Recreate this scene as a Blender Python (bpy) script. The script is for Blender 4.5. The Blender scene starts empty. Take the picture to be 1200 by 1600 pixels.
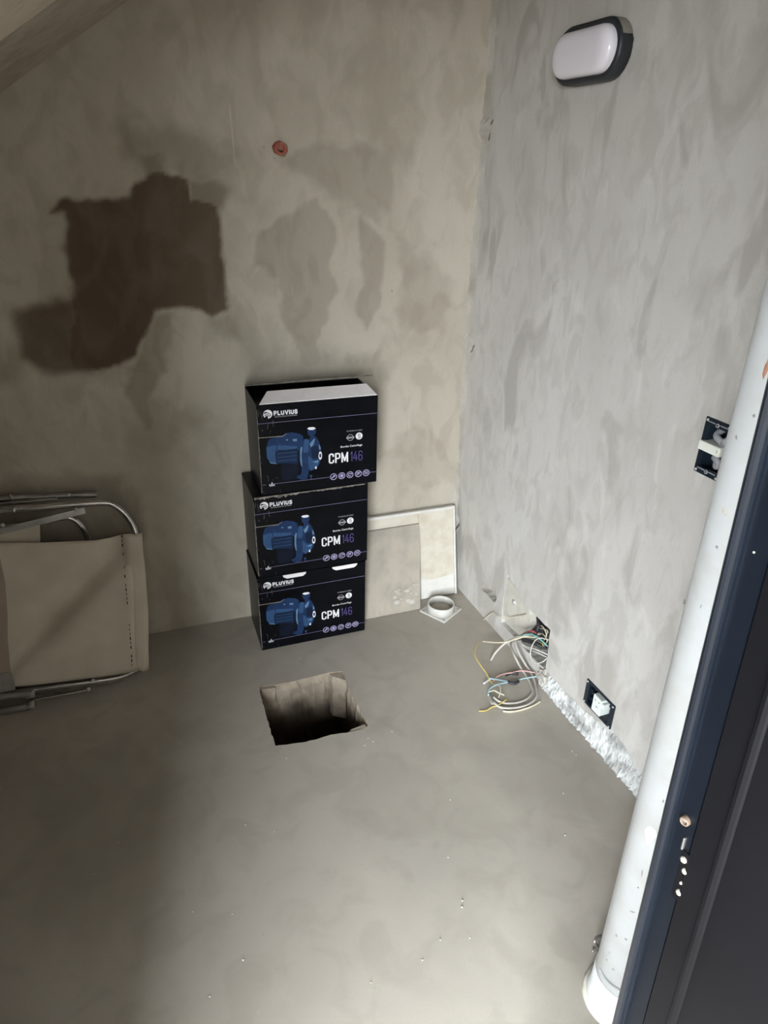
import bpy, bmesh, math, random
import numpy as np
from mathutils import Vector, Matrix, Quaternion
random.seed(7)
SC = bpy.context.scene
COL = SC.collection

# ------------------------------------------------------------------ camera
CAM = np.array([0.0, 0.0, 1.5])
F = 1060.0                                     # focal length in pixels of the 1200x1600 frame
R = np.array([[0.93937673, -0.34215709, 0.02235805],
              [-0.13537973, -0.43000646, -0.89261793],
              [0.31502966, 0.83547769, -0.45025919]])   # world -> camera (x right, y down, z ahead)
cd = bpy.data.cameras.new('camera')
cd.sensor_fit = 'VERTICAL'; cd.sensor_height = 36.0; cd.sensor_width = 27.0
cd.lens = 36.0 * F / 1600.0
cd.clip_start = 0.02
cam = bpy.data.objects.new('camera', cd); COL.objects.link(cam)
m = Matrix.Identity(4)
for i in range(3):
    m[i][0] = R[0][i]; m[i][1] = -R[1][i]; m[i][2] = -R[2][i]; m[i][3] = CAM[i]
cam.matrix_world = m
SC.camera = cam

# ------------------------------------------------------------------ light
w = bpy.data.worlds.new('overcast_sky'); SC.world = w; w.use_nodes = True
bg = w.node_tree.nodes['Background']
bg.inputs['Color'].default_value = (0.90, 0.95, 1.0, 1)
bg.inputs['Strength'].default_value = 45.0
pl_ = bpy.data.lights.new('doorway_portal', 'AREA'); pl_.shape = 'RECTANGLE'
pl_.size = 0.80; pl_.size_y = 2.0; pl_.cycles.is_portal = True
po = bpy.data.objects.new('doorway_portal', pl_); COL.objects.link(po)
po.location = (0.06, 0.05, 0.96); po.rotation_euler = (math.radians(90), 0, 0)
SC.view_settings.view_transform = 'Standard'; SC.view_settings.look = 'None'
SC.view_settings.gamma = 1.0; SC.view_settings.exposure = 0.0
SC.view_settings.use_curve_mapping = False
SC.cycles.use_denoising = True
SC.cycles.max_bounces = 12; SC.cycles.diffuse_bounces = 8
SC.cycles.sample_clamp_indirect = 6.0

# ------------------------------------------------------------------ measuring helpers
def ray(p): return R.T @ np.array([(p[0]-600)/F, (p[1]-800)/F, 1.0])
def on_floor(p, z=0.0):
    r = ray(p); return Vector(CAM + r*((z-CAM[2])/r[2]))
def on_y(p, y):
    r = ray(p); return Vector(CAM + r*((y-CAM[1])/r[1]))
def on_x(p, x):
    r = ray(p); return Vector(CAM + r*((x-CAM[0])/r[0]))
BY = 2.125                                     # back wall
RO = Vector((1.10, BY, 0)); RU = Vector((0.02415, -0.99971, 0)); RN = Vector((-0.99971, -0.02415, 0)); ZZ = Vector((0, 0, 1))
def rw(u, z, d=0.0): return RO + RU*u + ZZ*z + RN*d
def rwpx(p, d=0.0):
    r = Vector(ray(p)); o = RO + RN*d; t = (o-Vector(CAM)).dot(RN)/r.dot(RN)
    q = Vector(CAM)+r*t-RO; return (q.dot(RU), q.z)
def rwp(p, d=0.0): u, z = rwpx(p, d); return rw(u, z, d)

# ------------------------------------------------------------------ materials
def mat(name, color, rough=0.6, metal=0.0, var=0.12, scale=30, bump=0.0, bscale=80, spec=0.5, color2=None, trans=0.0):
    M = bpy.data.materials.new(name); M.use_nodes = True
    nt = M.node_tree; b = nt.nodes['Principled BSDF']
    tc = nt.nodes.new('ShaderNodeTexCoord')
    n = nt.nodes.new('ShaderNodeTexNoise'); n.inputs['Scale'].default_value = scale; n.inputs['Detail'].default_value = 4
    nt.links.new(tc.outputs['Object'], n.inputs['Vector'])
    mx = nt.nodes.new('ShaderNodeMix'); mx.data_type = 'RGBA'
    c = Vector(color); c2 = Vector(color2) if color2 else c*(1-var*2)
    mx.inputs[6].default_value = (*c, 1); mx.inputs[7].default_value = (*c2, 1)
    cr = nt.nodes.new('ShaderNodeValToRGB'); cr.color_ramp.elements[0].position = 0.4; cr.color_ramp.elements[1].position = 0.68
    nt.links.new(n.outputs['Fac'], cr.inputs['Fac']); nt.links.new(cr.outputs['Color'], mx.inputs[0])
    nt.links.new(mx.outputs[2], b.inputs['Base Color'])
    b.inputs['Roughness'].default_value = rough; b.inputs['Metallic'].default_value = metal
    b.inputs['Specular IOR Level'].default_value = spec
    if trans: b.inputs['Subsurface Weight'].default_value = trans; b.inputs['Subsurface Radius'].default_value = (0.01, 0.01, 0.01)
    if bump:
        n2 = nt.nodes.new('ShaderNodeTexNoise'); n2.inputs['Scale'].default_value = bscale; n2.inputs['Detail'].default_value = 6
        nt.links.new(tc.outputs['Object'], n2.inputs['Vector'])
        bp = nt.nodes.new('ShaderNodeBump'); bp.inputs['Strength'].default_value = bump; bp.inputs['Distance'].default_value = 0.004
        nt.links.new(n2.outputs['Fac'], bp.inputs['Height']); nt.links.new(bp.outputs['Normal'], b.inputs['Normal'])
    return M

def concrete(name, light, mid, dark, stretch=(1, 1, 1), scale=2.4, stain_attr=None, stain_col=(0.10, 0.073, 0.048), rough=0.85, patch=0.5, scratches=True, bump=0.35):
    M = bpy.data.materials.new(name); M.use_nodes = True
    nt = M.node_tree; N = nt.nodes; L = nt.links; b = N['Principled BSDF']
    b.inputs['Roughness'].default_value = rough; b.inputs['Specular IOR Level'].default_value = 0.25
    tc = N.new('ShaderNodeTexCoord'); mp = N.new('ShaderNodeMapping'); mp.inputs['Scale'].default_value = stretch
    L.new(tc.outputs['Object'], mp.inputs['Vector'])
    def noise(sc, det, dist=0.0, vec=None):
        n = N.new('ShaderNodeTexNoise'); n.inputs['Scale'].default_value = sc; n.inputs['Detail'].default_value = det
        n.inputs['Distortion'].default_value = dist; L.new(vec or mp.outputs['Vector'], n.inputs['Vector']); return n
    def ramp(src, a, bb, c0=(0, 0, 0, 1), c1=(1, 1, 1, 1)):
        r = N.new('ShaderNodeValToRGB'); r.color_ramp.elements[0].position = a; r.color_ramp.elements[1].position = bb
        r.color_ramp.elements[0].color = c0; r.color_ramp.elements[1].color = c1; L.new(src, r.inputs['Fac']); return r
    def mix(fac, a, bb):
        x = N.new('ShaderNodeMix'); x.data_type = 'RGBA'
        if hasattr(fac, 'is_output'): L.new(fac, x.inputs[0])
        else: x.inputs[0].default_value = fac
        for k, s in ((6, a), (7, bb)):
            if hasattr(s, 'is_output'): L.new(s, x.inputs[k])
            else: x.inputs[k].default_value = (*s, 1)
        return x.outputs[2]
    def mul(a, k):
        x = N.new('ShaderNodeMath'); x.operation = 'MULTIPLY'; L.new(a, x.inputs[0])
        if hasattr(k, 'is_output'): L.new(k, x.inputs[1])
        else: x.inputs[1].default_value = k
        return x.outputs[0]
    c = mix(ramp(noise(scale, 6, 0.8).outputs['Fac'], 0.35, 0.65).outputs['Color'], light, mid)
    p = ramp(noise(scale*1.7, 10, 1.0).outputs['Fac'], 0.54, 0.62)               # hard-edged darker patches
    c = mix(mul(p.outputs['Color'], patch), c, dark)
    m3 = ramp(noise(scale*6, 9, 0.8).outputs['Fac'], 0.48, 0.62); c = mix(mul(m3.outputs['Color'], 0.42), c, dark)
    p2 = ramp(noise(scale*4.5, 5, 0.6).outputs['Fac'], 0.60, 0.70)
    c = mix(mul(p2.outputs['Color'], patch*0.5), c, tuple(x*1.12 for x in light))
    g = noise(160, 3, 0, tc.outputs['Object']); c = mix(mul(ramp(g.outputs['Fac'], 0.45, 0.8).outputs['Color'], 0.16), c, dark)
    if scratches:
        mp2 = N.new('ShaderNodeMapping'); mp2.inputs['Scale'].default_value = (55, 55, 4); L.new(tc.outputs['Object'], mp2.inputs['Vector'])
        s = noise(1.0, 3, 0.4, mp2.outputs['Vector'])
        c = mix(mul(ramp(s.outputs['Fac'], 0.70, 0.76).outputs['Color'], 0.35), c, tuple(x*1.3 for x in light))
    sp = noise(70, 2, 0, tc.outputs['Object']); c = mix(mul(ramp(sp.outputs['Fac'], 0.76, 0.80).outputs['Color'], 0.5), c, tuple(x*0.5 for x in dark))
    if stain_attr:
        a = N.new('ShaderNodeAttribute'); a.attribute_name = stain_attr
        f = noise(14, 6, 0.5)
        sub = N.new('ShaderNodeMath'); sub.operation = 'MULTIPLY_ADD'; L.new(f.outputs['Fac'], sub.inputs[0]); sub.inputs[1].default_value = 0.4; sub.inputs[2].default_value = 0.8
        c = mix(mul(a.outputs['Fac'], sub.outputs[0]), c, stain_col)
    L.new(c, b.inputs['Base Color'])
    bh = noise(9, 8, 0.3); bp = N.new('ShaderNodeBump'); bp.inputs['Strength'].default_value = bump; bp.inputs['Distance'].default_value = 0.012
    L.new(bh.outputs['Fac'], bp.inputs['Height']); L.new(bp.outputs['Normal'], b.inputs['Normal'])
    return M

M = {}
M['back'] = concrete('back_plaster', (0.50, 0.46, 0.385), (0.42, 0.38, 0.31), (0.33, 0.295, 0.235), (1, 1, 0.6), 2.2, 'stain_shade')
M['right'] = concrete('right_plaster', (0.585, 0.568, 0.535), (0.50, 0.48, 0.445), (0.40, 0.38, 0.345), (1, 1, 0.5), 3.2, patch=0.85)
M['floor'] = concrete('floor_screed', (0.465, 0.43, 0.37), (0.41, 0.375, 0.32), (0.35, 0.32, 0.27), (1, 1, 1), 1.6, 'stain_shade', (0.24, 0.22, 0.19), 0.6, 0.4, False, 0.12)
M['ceil'] = concrete('ceiling_concrete', (0.42, 0.36, 0.29), (0.36, 0.31, 0.25), (0.28, 0.24, 0.19), (1, 1, 1), 3.0)
M['ceil_lit'] = concrete('ceiling_lit_band', (0.62, 0.54, 0.44), (0.56, 0.48, 0.39), (0.44, 0.38, 0.31), (1, 1, 1), 3.0)  # paler tone stands in for light on the nearer soffit face
M['outside'] = concrete('outside_render', (0.20, 0.18, 0.155), (0.17, 0.155, 0.135), (0.14, 0.128, 0.11))
M['pit'] = concrete('pit_mortar', (0.41, 0.355, 0.285), (0.35, 0.295, 0.23), (0.26, 0.215, 0.16), (1, 1, 1), 7.0, 'stain_shade', (0.07, 0.05, 0.035), 0.95, 0.5, False, 0.8)
M['chip'] = mat('chipped_plaster', (0.62, 0.635, 0.62), 0.9, color2=(0.27, 0.27, 0.255), scale=19, bump=0.9, bscale=60)
M['mortar'] = mat('rough_mortar', (0.47, 0.45, 0.41), 0.95, color2=(0.33, 0.31, 0.27), scale=30, bump=0.9, bscale=70)
M['corner'] = mat('corner_mortar', (0.44, 0.415, 0.37), 0.95, color2=(0.31, 0.285, 0.24), scale=9, bump=0.9, bscale=70)
M['mortar_l'] = mat('light_mortar', (0.50, 0.475, 0.42), 0.95, color2=(0.40, 0.37, 0.31), scale=40, bump=0.5, bscale=60)
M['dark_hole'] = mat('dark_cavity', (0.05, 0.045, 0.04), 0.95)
M['carton'] = mat('black_print_board', (0.0028, 0.0034, 0.0058), 0.34, var=0.3, scale=12, bump=0.08, bscale=30, spec=0.16)
M['kraft'] = mat('worn_board_edge', (0.30, 0.27, 0.23), 0.9, color2=(0.10, 0.095, 0.09), scale=60)
M['white_board'] = mat('white_board', (0.90, 0.87, 0.87), 0.7, var=0.03)
M['ink_white'] = mat('white_ink', (0.82, 0.82, 0.84), 0.5, var=0.02, spec=0.16)
M['ink_soft'] = mat('grey_ink', (0.42, 0.42, 0.46), 0.5, var=0.04, spec=0.16)
M['ink_purple'] = mat('purple_ink', (0.125, 0.10, 0.31), 0.5, var=0.05, spec=0.16)
M['ink_line'] = mat('lilac_ink', (0.17, 0.155, 0.27), 0.5, var=0.05, spec=0.16)
M['ink_icon'] = mat('pale_lilac_ink', (0.42, 0.38, 0.60), 0.5, var=0.05, spec=0.16)
M['ink_black'] = mat('black_ink', (0.006, 0.007, 0.012), 0.45, var=0.1, spec=0.16)
M['blue_n'] = mat('blue_ink_deepest', (0.0045, 0.008, 0.020), 0.45, spec=0.16)
M['blue_d'] = mat('blue_ink_dark', (0.008, 0.017, 0.047), 0.45, spec=0.16)
M['blue_m'] = mat('blue_ink_mid', (0.015, 0.038, 0.105), 0.45, spec=0.16)
M['blue_l'] = mat('blue_ink_light', (0.034, 0.085, 0.19), 0.45, spec=0.16)
M['blue_h'] = mat('blue_ink_highlight', (0.13, 0.24, 0.38), 0.45, spec=0.16)
M['alu'] = mat('dull_aluminium', (0.58, 0.57, 0.55), 0.27, 0.9, 0.1, 20)
M['alu_d'] = mat('weathered_aluminium', (0.40, 0.39, 0.37), 0.38, 0.8, 0.15, 20)
M['fabric'] = mat('woven_vinyl_mesh', (0.60, 0.545, 0.44), 0.8, color2=(0.52, 0.47, 0.375), scale=9, bump=0.25, bscale=500)
M['fabric_p'] = mat('faded_pink_mesh', (0.36, 0.275, 0.215), 0.85, color2=(0.40, 0.33, 0.25), scale=9, bump=0.2, bscale=400)
M['stitch'] = mat('brown_thread', (0.06, 0.05, 0.035), 0.9)
M['plastic_g'] = mat('grey_plastic', (0.30, 0.28, 0.25), 0.5)
M['pvc'] = mat('white_pvc', (0.61, 0.63, 0.63), 0.4, color2=(0.54, 0.55, 0.53), scale=14, bump=0.08, bscale=40)
M['pvc_mark'] = mat('grey_scuff', (0.33, 0.34, 0.34), 0.7)
M['glue'] = mat('cream_glue', (0.72, 0.70, 0.60), 0.35)
M['flange'] = mat('dusty_white_plastic', (0.64, 0.63, 0.59), 0.5, color2=(0.54, 0.525, 0.475), scale=20)
M['cream'] = mat('stained_cream_paint', (0.60, 0.565, 0.475), 0.75, color2=(0.52, 0.465, 0.37), scale=22, bump=0.2, bscale=40)
M['cream_w'] = mat('clean_cream_paint', (0.66, 0.645, 0.60), 0.7, var=0.04)
M['slab'] = mat('mortar_smeared_slab', (0.41, 0.37, 0.305), 0.9, color2=(0.31, 0.285, 0.245), scale=11, bump=0.4, bscale=40)
M['door'] = mat('blue_black_paint', (0.0035, 0.0055, 0.0095), 0.42, var=0.15, scale=6, bump=0.04, bscale=30, spec=0.3)
M['door2'] = mat('charcoal_paint', (0.0045, 0.0045, 0.006), 0.45, var=0.2, scale=4, spec=0.20)
M['latch'] = mat('dull_brass', (0.20, 0.145, 0.105), 0.5, 0.0)
M['bolt'] = mat('pale_bolt_end', (0.33, 0.305, 0.26), 0.6, 0.0)
M['lampb'] = mat('lamp_black_plastic', (0.018, 0.022, 0.026), 0.5)
M['lampd'] = mat('lamp_dusty_top', (0.24, 0.22, 0.19), 0.8)
M['diff'] = mat('frosted_diffuser', (0.80, 0.77, 0.82), 0.18, var=0.01, spec=0.5)
M['obox'] = mat('outlet_black_plastic', (0.012, 0.020, 0.030), 0.35)
M['module'] = mat('ivory_module', (0.80, 0.82, 0.74), 0.4, var=0.02)
M['module_w'] = mat('pale_green_module', (0.72, 0.78, 0.73), 0.4, var=0.02)
M['screw'] = mat('zinc_screw', (0.58, 0.57, 0.54), 0.5, 0.3)
M['gcable'] = mat('grey_cable', (0.36, 0.36, 0.38), 0.5)
M['beige_plate'] = mat('beige_box_cover', (0.55, 0.53, 0.46), 0.75, color2=(0.46, 0.44, 0.38), scale=25, bump=0.15)
M['red'] = mat('red_clay_plastic', (0.36, 0.085, 0.05), 0.7, color2=(0.30, 0.14, 0.10), scale=60)
M['stone'] = mat('mortar_crumb', (0.52, 0.49, 0.44), 0.95, scale=80)
def wire_mat(n, c): M[n] = mat(n, c, 0.55, var=0.08, scale=40); return M[n]
wire_mat('wire_white', (0.60, 0.58, 0.53)); wire_mat('wire_grey', (0.47, 0.44, 0.40)); wire_mat('wire_dark', (0.11, 0.10, 0.09))
wire_mat('wire_blue', (0.36, 0.56, 0.62)); wire_mat('wire_yellow', (0.60, 0.47, 0.13)); wire_mat('wire_olive', (0.30, 0.27, 0.10)); wire_mat('wire_teal', (0.16, 0.42, 0.38))
wire_mat('wire_pink', (0.60, 0.36, 0.33)); wire_mat('wire_red', (0.40, 0.09, 0.10)); wire_mat('wire_black', (0.03, 0.03, 0.035)); wire_mat('wire_cream', (0.66, 0.60, 0.44))

# ------------------------------------------------------------------ object helpers
def obj(name, bm, mats, parent=None, smooth=False):
    if not isinstance(mats, (list, tuple)): mats = [mats]
    me = bpy.data.meshes.new(name)
    bm.normal_update(); bm.to_mesh(me); bm.free()
    for x in mats: me.materials.append(x)
    if smooth:
        for p in me.polygons: p.use_smooth = True
    o = bpy.data.objects.new(name, me); COL.objects.link(o)
    if parent: o.parent = parent
    return o
def mover(o, parent):
    o.parent = parent; o.matrix_parent_inverse = parent.matrix_world.inverted() if False else Matrix.Translation(-parent.location)
    return o
def tag(o, label, cat, group=None):
    o['label'] = label; o['category'] = cat
    if group: o['group'] = group
    return o
def thing(name, label, cat, loc=(0, 0, 0), group=None):
    o = bpy.data.objects.new(name, None); COL.objects.link(o); o.empty_display_size = 0.05
    o.location = loc; return tag(o, label, cat, group)
def part(name, bm, mats, root, smooth=False, label=None):       # geometry given in world coordinates
    bmesh.ops.translate(bm, verts=bm.verts, vec=-Vector(root_loc(root)))
    o = obj(name, bm, mats, root, smooth)
    if label: o['label'] = label
    return o
def root_loc(o):
    v = Vector(o.location); p = o.parent
    while p: v += p.location; p = p.parent
    return v
def struct(o): o['kind'] = 'structure'; return o

def box(bm, c, s, rot=None, bevel=0.0, mi=0, seg=1):
    r = bmesh.ops.create_cube(bm, size=1.0)
    vs = r['verts']
    bmesh.ops.scale(bm, vec=s, verts=vs)
    fs = list({f for v in vs for f in v.link_faces})
    if bevel > 0:
        es = list({e for v in vs for e in v.link_edges})
        q = bmesh.ops.bevel(bm, geom=es, offset=bevel, segments=seg, affect='EDGES', profile=0.5)
        fs = [f for f in bm.faces if f.index == -1 or f in set(q['faces'])] if False else None
        vs = list({v for f in q['faces'] for v in f.verts})
        # gather the island
        seen = set(vs); st = list(vs)
        while st:
            v = st.pop()
            for e in v.link_edges:
                u = e.other_vert(v)
                if u not in seen: seen.add(u); st.append(u)
        vs = list(seen)
    fs = list({f for v in vs for f in v.link_faces})
    for f in fs: f.material_index = mi
    if rot: bmesh.ops.rotate(bm, cent=(0, 0, 0), matrix=rot, verts=vs)
    bmesh.ops.translate(bm, vec=c, verts=vs)
    return vs
def spline(pts, n=8):
    P = [Vector(p) for p in pts]
    if len(P) < 3: return P
    out = []
    for i in range(len(P)-1):
        p0 = P[max(i-1, 0)]; p1 = P[i]; p2 = P[i+1]; p3 = P[min(i+2, len(P)-1)]
        for k in range(n):
            t = k/n
            out.append(0.5*((2*p1)+(-p0+p2)*t+(2*p0-5*p1+4*p2-p3)*t*t+(-p0+3*p1-3*p2+p3)*t**3))
    out.append(P[-1]); return out
def tube(bm, pts, r, seg=8, mi=0, smooth=True, caps=True, flat=None):
    P = [Vector(p) for p in pts]; n = len(P)
    T = [(P[min(i+1, n-1)]-P[max(i-1, 0)]).normalized() for i in range(n)]
    a = T[0].orthogonal().normalized(); rings = []
    for i in range(n):
        a = (a - T[i]*a.dot(T[i]))
        a = a.normalized() if a.length > 1e-6 else T[i].orthogonal().normalized()
        b = T[i].cross(a); rr = r[i] if isinstance(r, (list, tuple)) else r
        rings.append([bm.verts.new(P[i]+(a*math.cos(2*math.pi*k/seg)+b*math.sin(2*math.pi*k/seg))*rr) for k in range(seg)])
    for i in range(n-1):
        for k in range(seg):
            f = bm.faces.new((rings[i][k], rings[i][(k+1) % seg], rings[i+1][(k+1) % seg], rings[i+1][k])); f.material_index = mi; f.smooth = smooth
    if caps:
        f = bm.faces.new(rings[0][::-1]); f.material_index = mi
        f = bm.faces.new(rings[-1]); f.material_index = mi
def lathe(bm, prof, o, ax, seg=24, mi=0, smooth=True, close=False):   # prof: (radius, height)
    ax = Vector(ax).normalized(); a = ax.orthogonal().normalized(); b = ax.cross(a); rings = []
    for r, h in prof:
        if r < 1e-6: rings.append([bm.verts.new(Vector(o)+ax*h)]); continue
        rings.append([bm.verts.new(Vector(o)+ax*h+(a*math.cos(2*math.pi*k/seg)+b*math.sin(2*math.pi*k/seg))*r) for k in range(seg)])
    prs = list(zip(rings, rings[1:]))
    if close: prs.append((rings[-1], rings[0]))
    for A, B in prs:
        for k in range(seg):
            k2 = (k+1) % seg
            if len(A) == 1 and len(B) == 1: continue
            if len(A) == 1: f = bm.faces.new((A[0], B[k2], B[k]))
            elif len(B) == 1: f = bm.faces.new((A[k], A[k2], B[0]))
            else: f = bm.faces.new((A[k], A[k2], B[k2], B[k]))
            f.material_index = mi; f.smooth = smooth
def prism(bm, front, back, mi=0, sides=True, mis=None):          # two matching loops of points
    A = [bm.verts.new(p) for p in front]; B = [bm.verts.new(p) for p in back]; n = len(A)
    f = bm.faces.new(A); f.material_index = mi
    f = bm.faces.new(B[::-1]); f.material_index = mi
    for k in range(n):
        f = bm.faces.new((A[k], B[k], B[(k+1) % n], A[(k+1) % n])); f.material_index = mi if mis is None else mis
def fill(bm, loops, mi=0):                                        # flat sheet with holes
    es = []
    for lp in loops:
        vs = [bm.verts.new(p) for p in lp]
        es += [bm.edges.new((vs[k], vs[(k+1) % len(vs)])) for k in range(len(vs))]
    r = bmesh.ops.triangle_fill(bm, edges=es, use_beauty=True)
    for f in bm.faces: f.material_index = mi
def rough_loop(pts, step, amp, seed=0):
    rnd = random.Random(seed); out = []
    for i in range(len(pts)):
        a = Vector(pts[i]); b = Vector(pts[(i+1) % len(pts)]); n = max(1, int((b-a).length/step)); d = (b-a)
        nn = Vector((-d.y, d.x)).normalized() if d.length > 0 else Vector((0, 0))
        for k in range(n):
            j = 0 if k == 0 else rnd.uniform(-amp, amp)
            q = a+d*(k/n)+nn*j; out.append((q.x, q.y))
    return out

# ---- numpy noise and polygon masks for stains that have a shape of their own
def vnoise(x, y, seed=0):
    xi = np.floor(x).astype(int); yi = np.floor(y).astype(int); fx = x-xi; fy = y-yi
    fx = fx*fx*(3-2*fx); fy = fy*fy*(3-2*fy)
    def h(a, b):
        n = (a*374761393+b*668265263+seed*974634777) & 0x7fffffff
        n = ((n ^ (n >> 13))*1274126177) & 0x7fffffff
        return ((n ^ (n >> 16)) & 0xffff)/65535.0
    return (h(xi, yi)*(1-fx)+h(xi+1, yi)*fx)*(1-fy)+(h(xi, yi+1)*(1-fx)+h(xi+1, yi+1)*fx)*fy
def fbm(x, y, s, o=4, seed=0):
    v = 0; a = 0.5
    for k in range(o): v = v+a*(vnoise(x*s*2**k, y*s*2**k, seed+k)-0.5); a *= 0.5
    return v
def poly_mask(px, py, poly, soft):
    n = len(poly); d = np.full(px.shape, 1e9); ins = np.zeros(px.shape, bool)
    for i in range(n):
        ax, ay = poly[i]; bx, by = poly[(i+1) % n]
        ex, ey = bx-ax, by-ay; wx, wy = px-ax, py-ay
        t = np.clip((wx*ex+wy*ey)/max(ex*ex+ey*ey, 1e-12), 0, 1)
        d = np.minimum(d, np.hypot(wx-ex*t, wy-ey*t))
        c = ((ay > py) != (by > py)); 
        with np.errstate(divide='ignore', invalid='ignore'):
            xx = (bx-ax)*(py-ay)/((by-ay) if by != ay else 1e-12)+ax
        ins ^= (c & (px < xx))
    s = np.where(ins, d, -d); t = np.clip(s/soft*0.5+0.5, 0, 1)
    return t*t*(3-2*t)
def grid_sheet(name, fn, us, vs, masks, material, hole=None):
    nu, nv = len(us), len(vs); U, V = np.meshgrid(us, vs)
    P = fn(U, V).reshape(-1, 3)
    idx = np.arange(nu*nv).reshape(nv, nu)
    q = np.stack([idx[:-1, :-1], idx[:-1, 1:], idx[1:, 1:], idx[1:, :-1]], -1).reshape(-1, 4)
    me = bpy.data.meshes.new(name); me.from_pydata(P.tolist(), [], q.tolist())
    st = np.zeros(U.shape)
    for poly, k, soft, warp in masks:
        wx = fbm(U, V, 17, 5, 3)*warp+(fbm(U, V, 6, 3, 5)*0.06 if k < .5 else 0); wy = fbm(U, V, 17, 5, 11)*warp
        st = np.maximum(st, k*poly_mask(U+wx, V+wy, poly, soft))
    a = me.attributes.new('stain_shade', 'FLOAT', 'POINT'); a.data.foreach_set('value', st.reshape(-1).astype(np.float32))
    me.materials.append(material)
    o = bpy.data.objects.new(name, me); COL.objects.link(o); return o

# ================================================================== SETTING
XL = -1.75                                    # left end of the room under the stair
FY0 = 0.30                                    # inner face of the front wall
def ceil_z(x): return 1.787+0.65*x
XR = 1.16
# back wall: stains, and painted shade behind the chair, measured on the photograph, laid on the wall plane
def bw(pts): return [(lambda q: (q.x, q.z))(on_y(p, BY)) for p in pts]
c8 = lambda L: [(x*.4, y*.4+180) for x, y in L]
c6 = lambda L: [(x*.6667+400, y*.6667) for x, y in L]
masks = [
 (bw(c8([(250, 385), (190, 380), (240, 345), (400, 318), (500, 330), (508, 255), (560, 245), (640, 228), (735, 238), (748, 335), (850, 350), (860, 430), (880, 640), (885, 750), (850, 785), (780, 760), (720, 750), (640, 755), (590, 760), (575, 850), (545, 940), (460, 985), (380, 1005), (280, 1000), (270, 940), (275, 715), (270, 600), (255, 420)])), 0.97, 0.010, 0.040),
 (bw(c8([(60, 770), (130, 735), (280, 712), (400, 712), (400, 1000), (300, 1012), (170, 1002), (80, 960), (55, 880)])), 0.86, 0.022, 0.040),
 (bw(c8([(545, 150), (640, 145), (655, 240), (700, 300), (560, 300)])), 0.62, 0.02, 0.05),
 (bw(c8([(735, 240), (850, 250), (905, 290), (880, 325), (860, 370), (745, 370)])), 0.60, 0.015, 0.04),
 (bw(c8([(680, 170), (745, 165), (760, 260), (690, 260)])), 0.45, 0.02, 0.05),
 (bw(c8([(-60, 960), (10, 900), (70, 900), (90, 980), (60, 1060), (-60, 1070)])), 0.35, 0.03, 0.05),
 (bw(c8([(560, 770), (660, 770), (680, 850), (660, 930), (640, 1000), (600, 1080), (610, 1240), (570, 1250), (545, 1150), (500, 1080), (490, 1000), (560, 930)])), 0.36, 0.012, 0.05),
 (bw(c8([(480, 60), (640, 50), (820, 90), (880, 130), (880, 260), (740, 250), (640, 200), (500, 170)])), 0.40, 0.04, 0.09),
 (bw(c8([(820, 790), (890, 780), (960, 880), (900, 890)])), 0.25, 0.02, 0.05),
 (bw(c8([(580, 1100), (700, 1100), (820, 1200), (700, 1260), (600, 1260)])), 0.2, 0.03, 0.08),
 (bw(c6([(0, 540), (90, 480), (150, 470), (190, 560), (170, 640), (190, 690), (160, 760), (150, 850), (110, 860), (90, 800), (60, 740), (40, 660), (0, 620)])), 0.29, 0.010, 0.06),
 (bw(c6([(250, 500), (300, 560), (300, 650), (290, 720), (270, 770), (245, 740), (255, 650)])), 0.31, 0.010, 0.05),
 (bw(c6([(170, 335), (320, 340), (325, 480), (290, 520), (180, 470), (120, 420), (60, 360)])), 0.25, 0.016, 0.07),
 (bw(c6([(330, 560), (400, 600), (470, 660), (440, 760), (380, 780), (320, 740), (340, 650)])), 0.19, 0.016, 0.07),
 (bw(c6([(340, 1010), (420, 1000), (460, 1090), (400, 1160), (330, 1100)])), 0.17, 0.016, 0.07),
 (bw(c6([(-20, 830), (300, 830), (320, 880), (-20, 900)])), 0.22, 0.03, 0.08),
 (bw([(-80, 760), (60, 742), (200, 745), (225, 775), (225, 840), (120, 860), (-80, 860)]), 0.35, 0.03, 0.08),  # dark shade around the chair top, painted into the wall colour
]
us = np.arange(XL, XR+0.001, 0.0075); vs = np.linspace(0, 1, 320)
def bfn(U, V):
    z = -0.0+V*(np.maximum(1.787+0.65*U, 0.02)+0.0)
    bumpy = fbm(U, z, 2.2, 3, 21)*0.012
    return np.stack([U, BY+bumpy, z], -1)
# masks are evaluated in (x, z), so use a sheet whose second parameter is z
def back_sheet():
    vz = np.arange(0, 2.56, 0.0075)
    U, V = np.meshgrid(us, vz)
    o = grid_sheet('wall_back', lambda U, V: np.stack([U, BY+fbm(U, V, 2.2, 3, 21)*0.012, V], -1), us, vz, masks, M['back'])
    return o
wall_back = struct(back_sheet())

# floor, with the broken-out drain pit
c4 = lambda L: [(x*.20833+370, y*.20833+1020) for x, y in L]
rim_px = c4([(170, 250), (290, 238), (420, 214), (560, 178), (690, 146), (795, 138), (818, 200), (862, 300), (905, 385), (950, 470), (982, 548), (930, 578), (870, 588), (820, 600), (740, 610), (680, 622), (610, 645), (520, 668), (400, 684), (290, 697), (255, 590), (213, 450), (184, 340)])
rim = [on_floor(p) for p in rim_px]
rim2 = rough_loop([(p.x, p.y) for p in rim], 0.010, 0.0016, 5)
bm = bmesh.new()
NX, NY = 60, 60
fx0, fx1, fy0, fy1 = XL, XR, 0.0, BY+0.02
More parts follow.
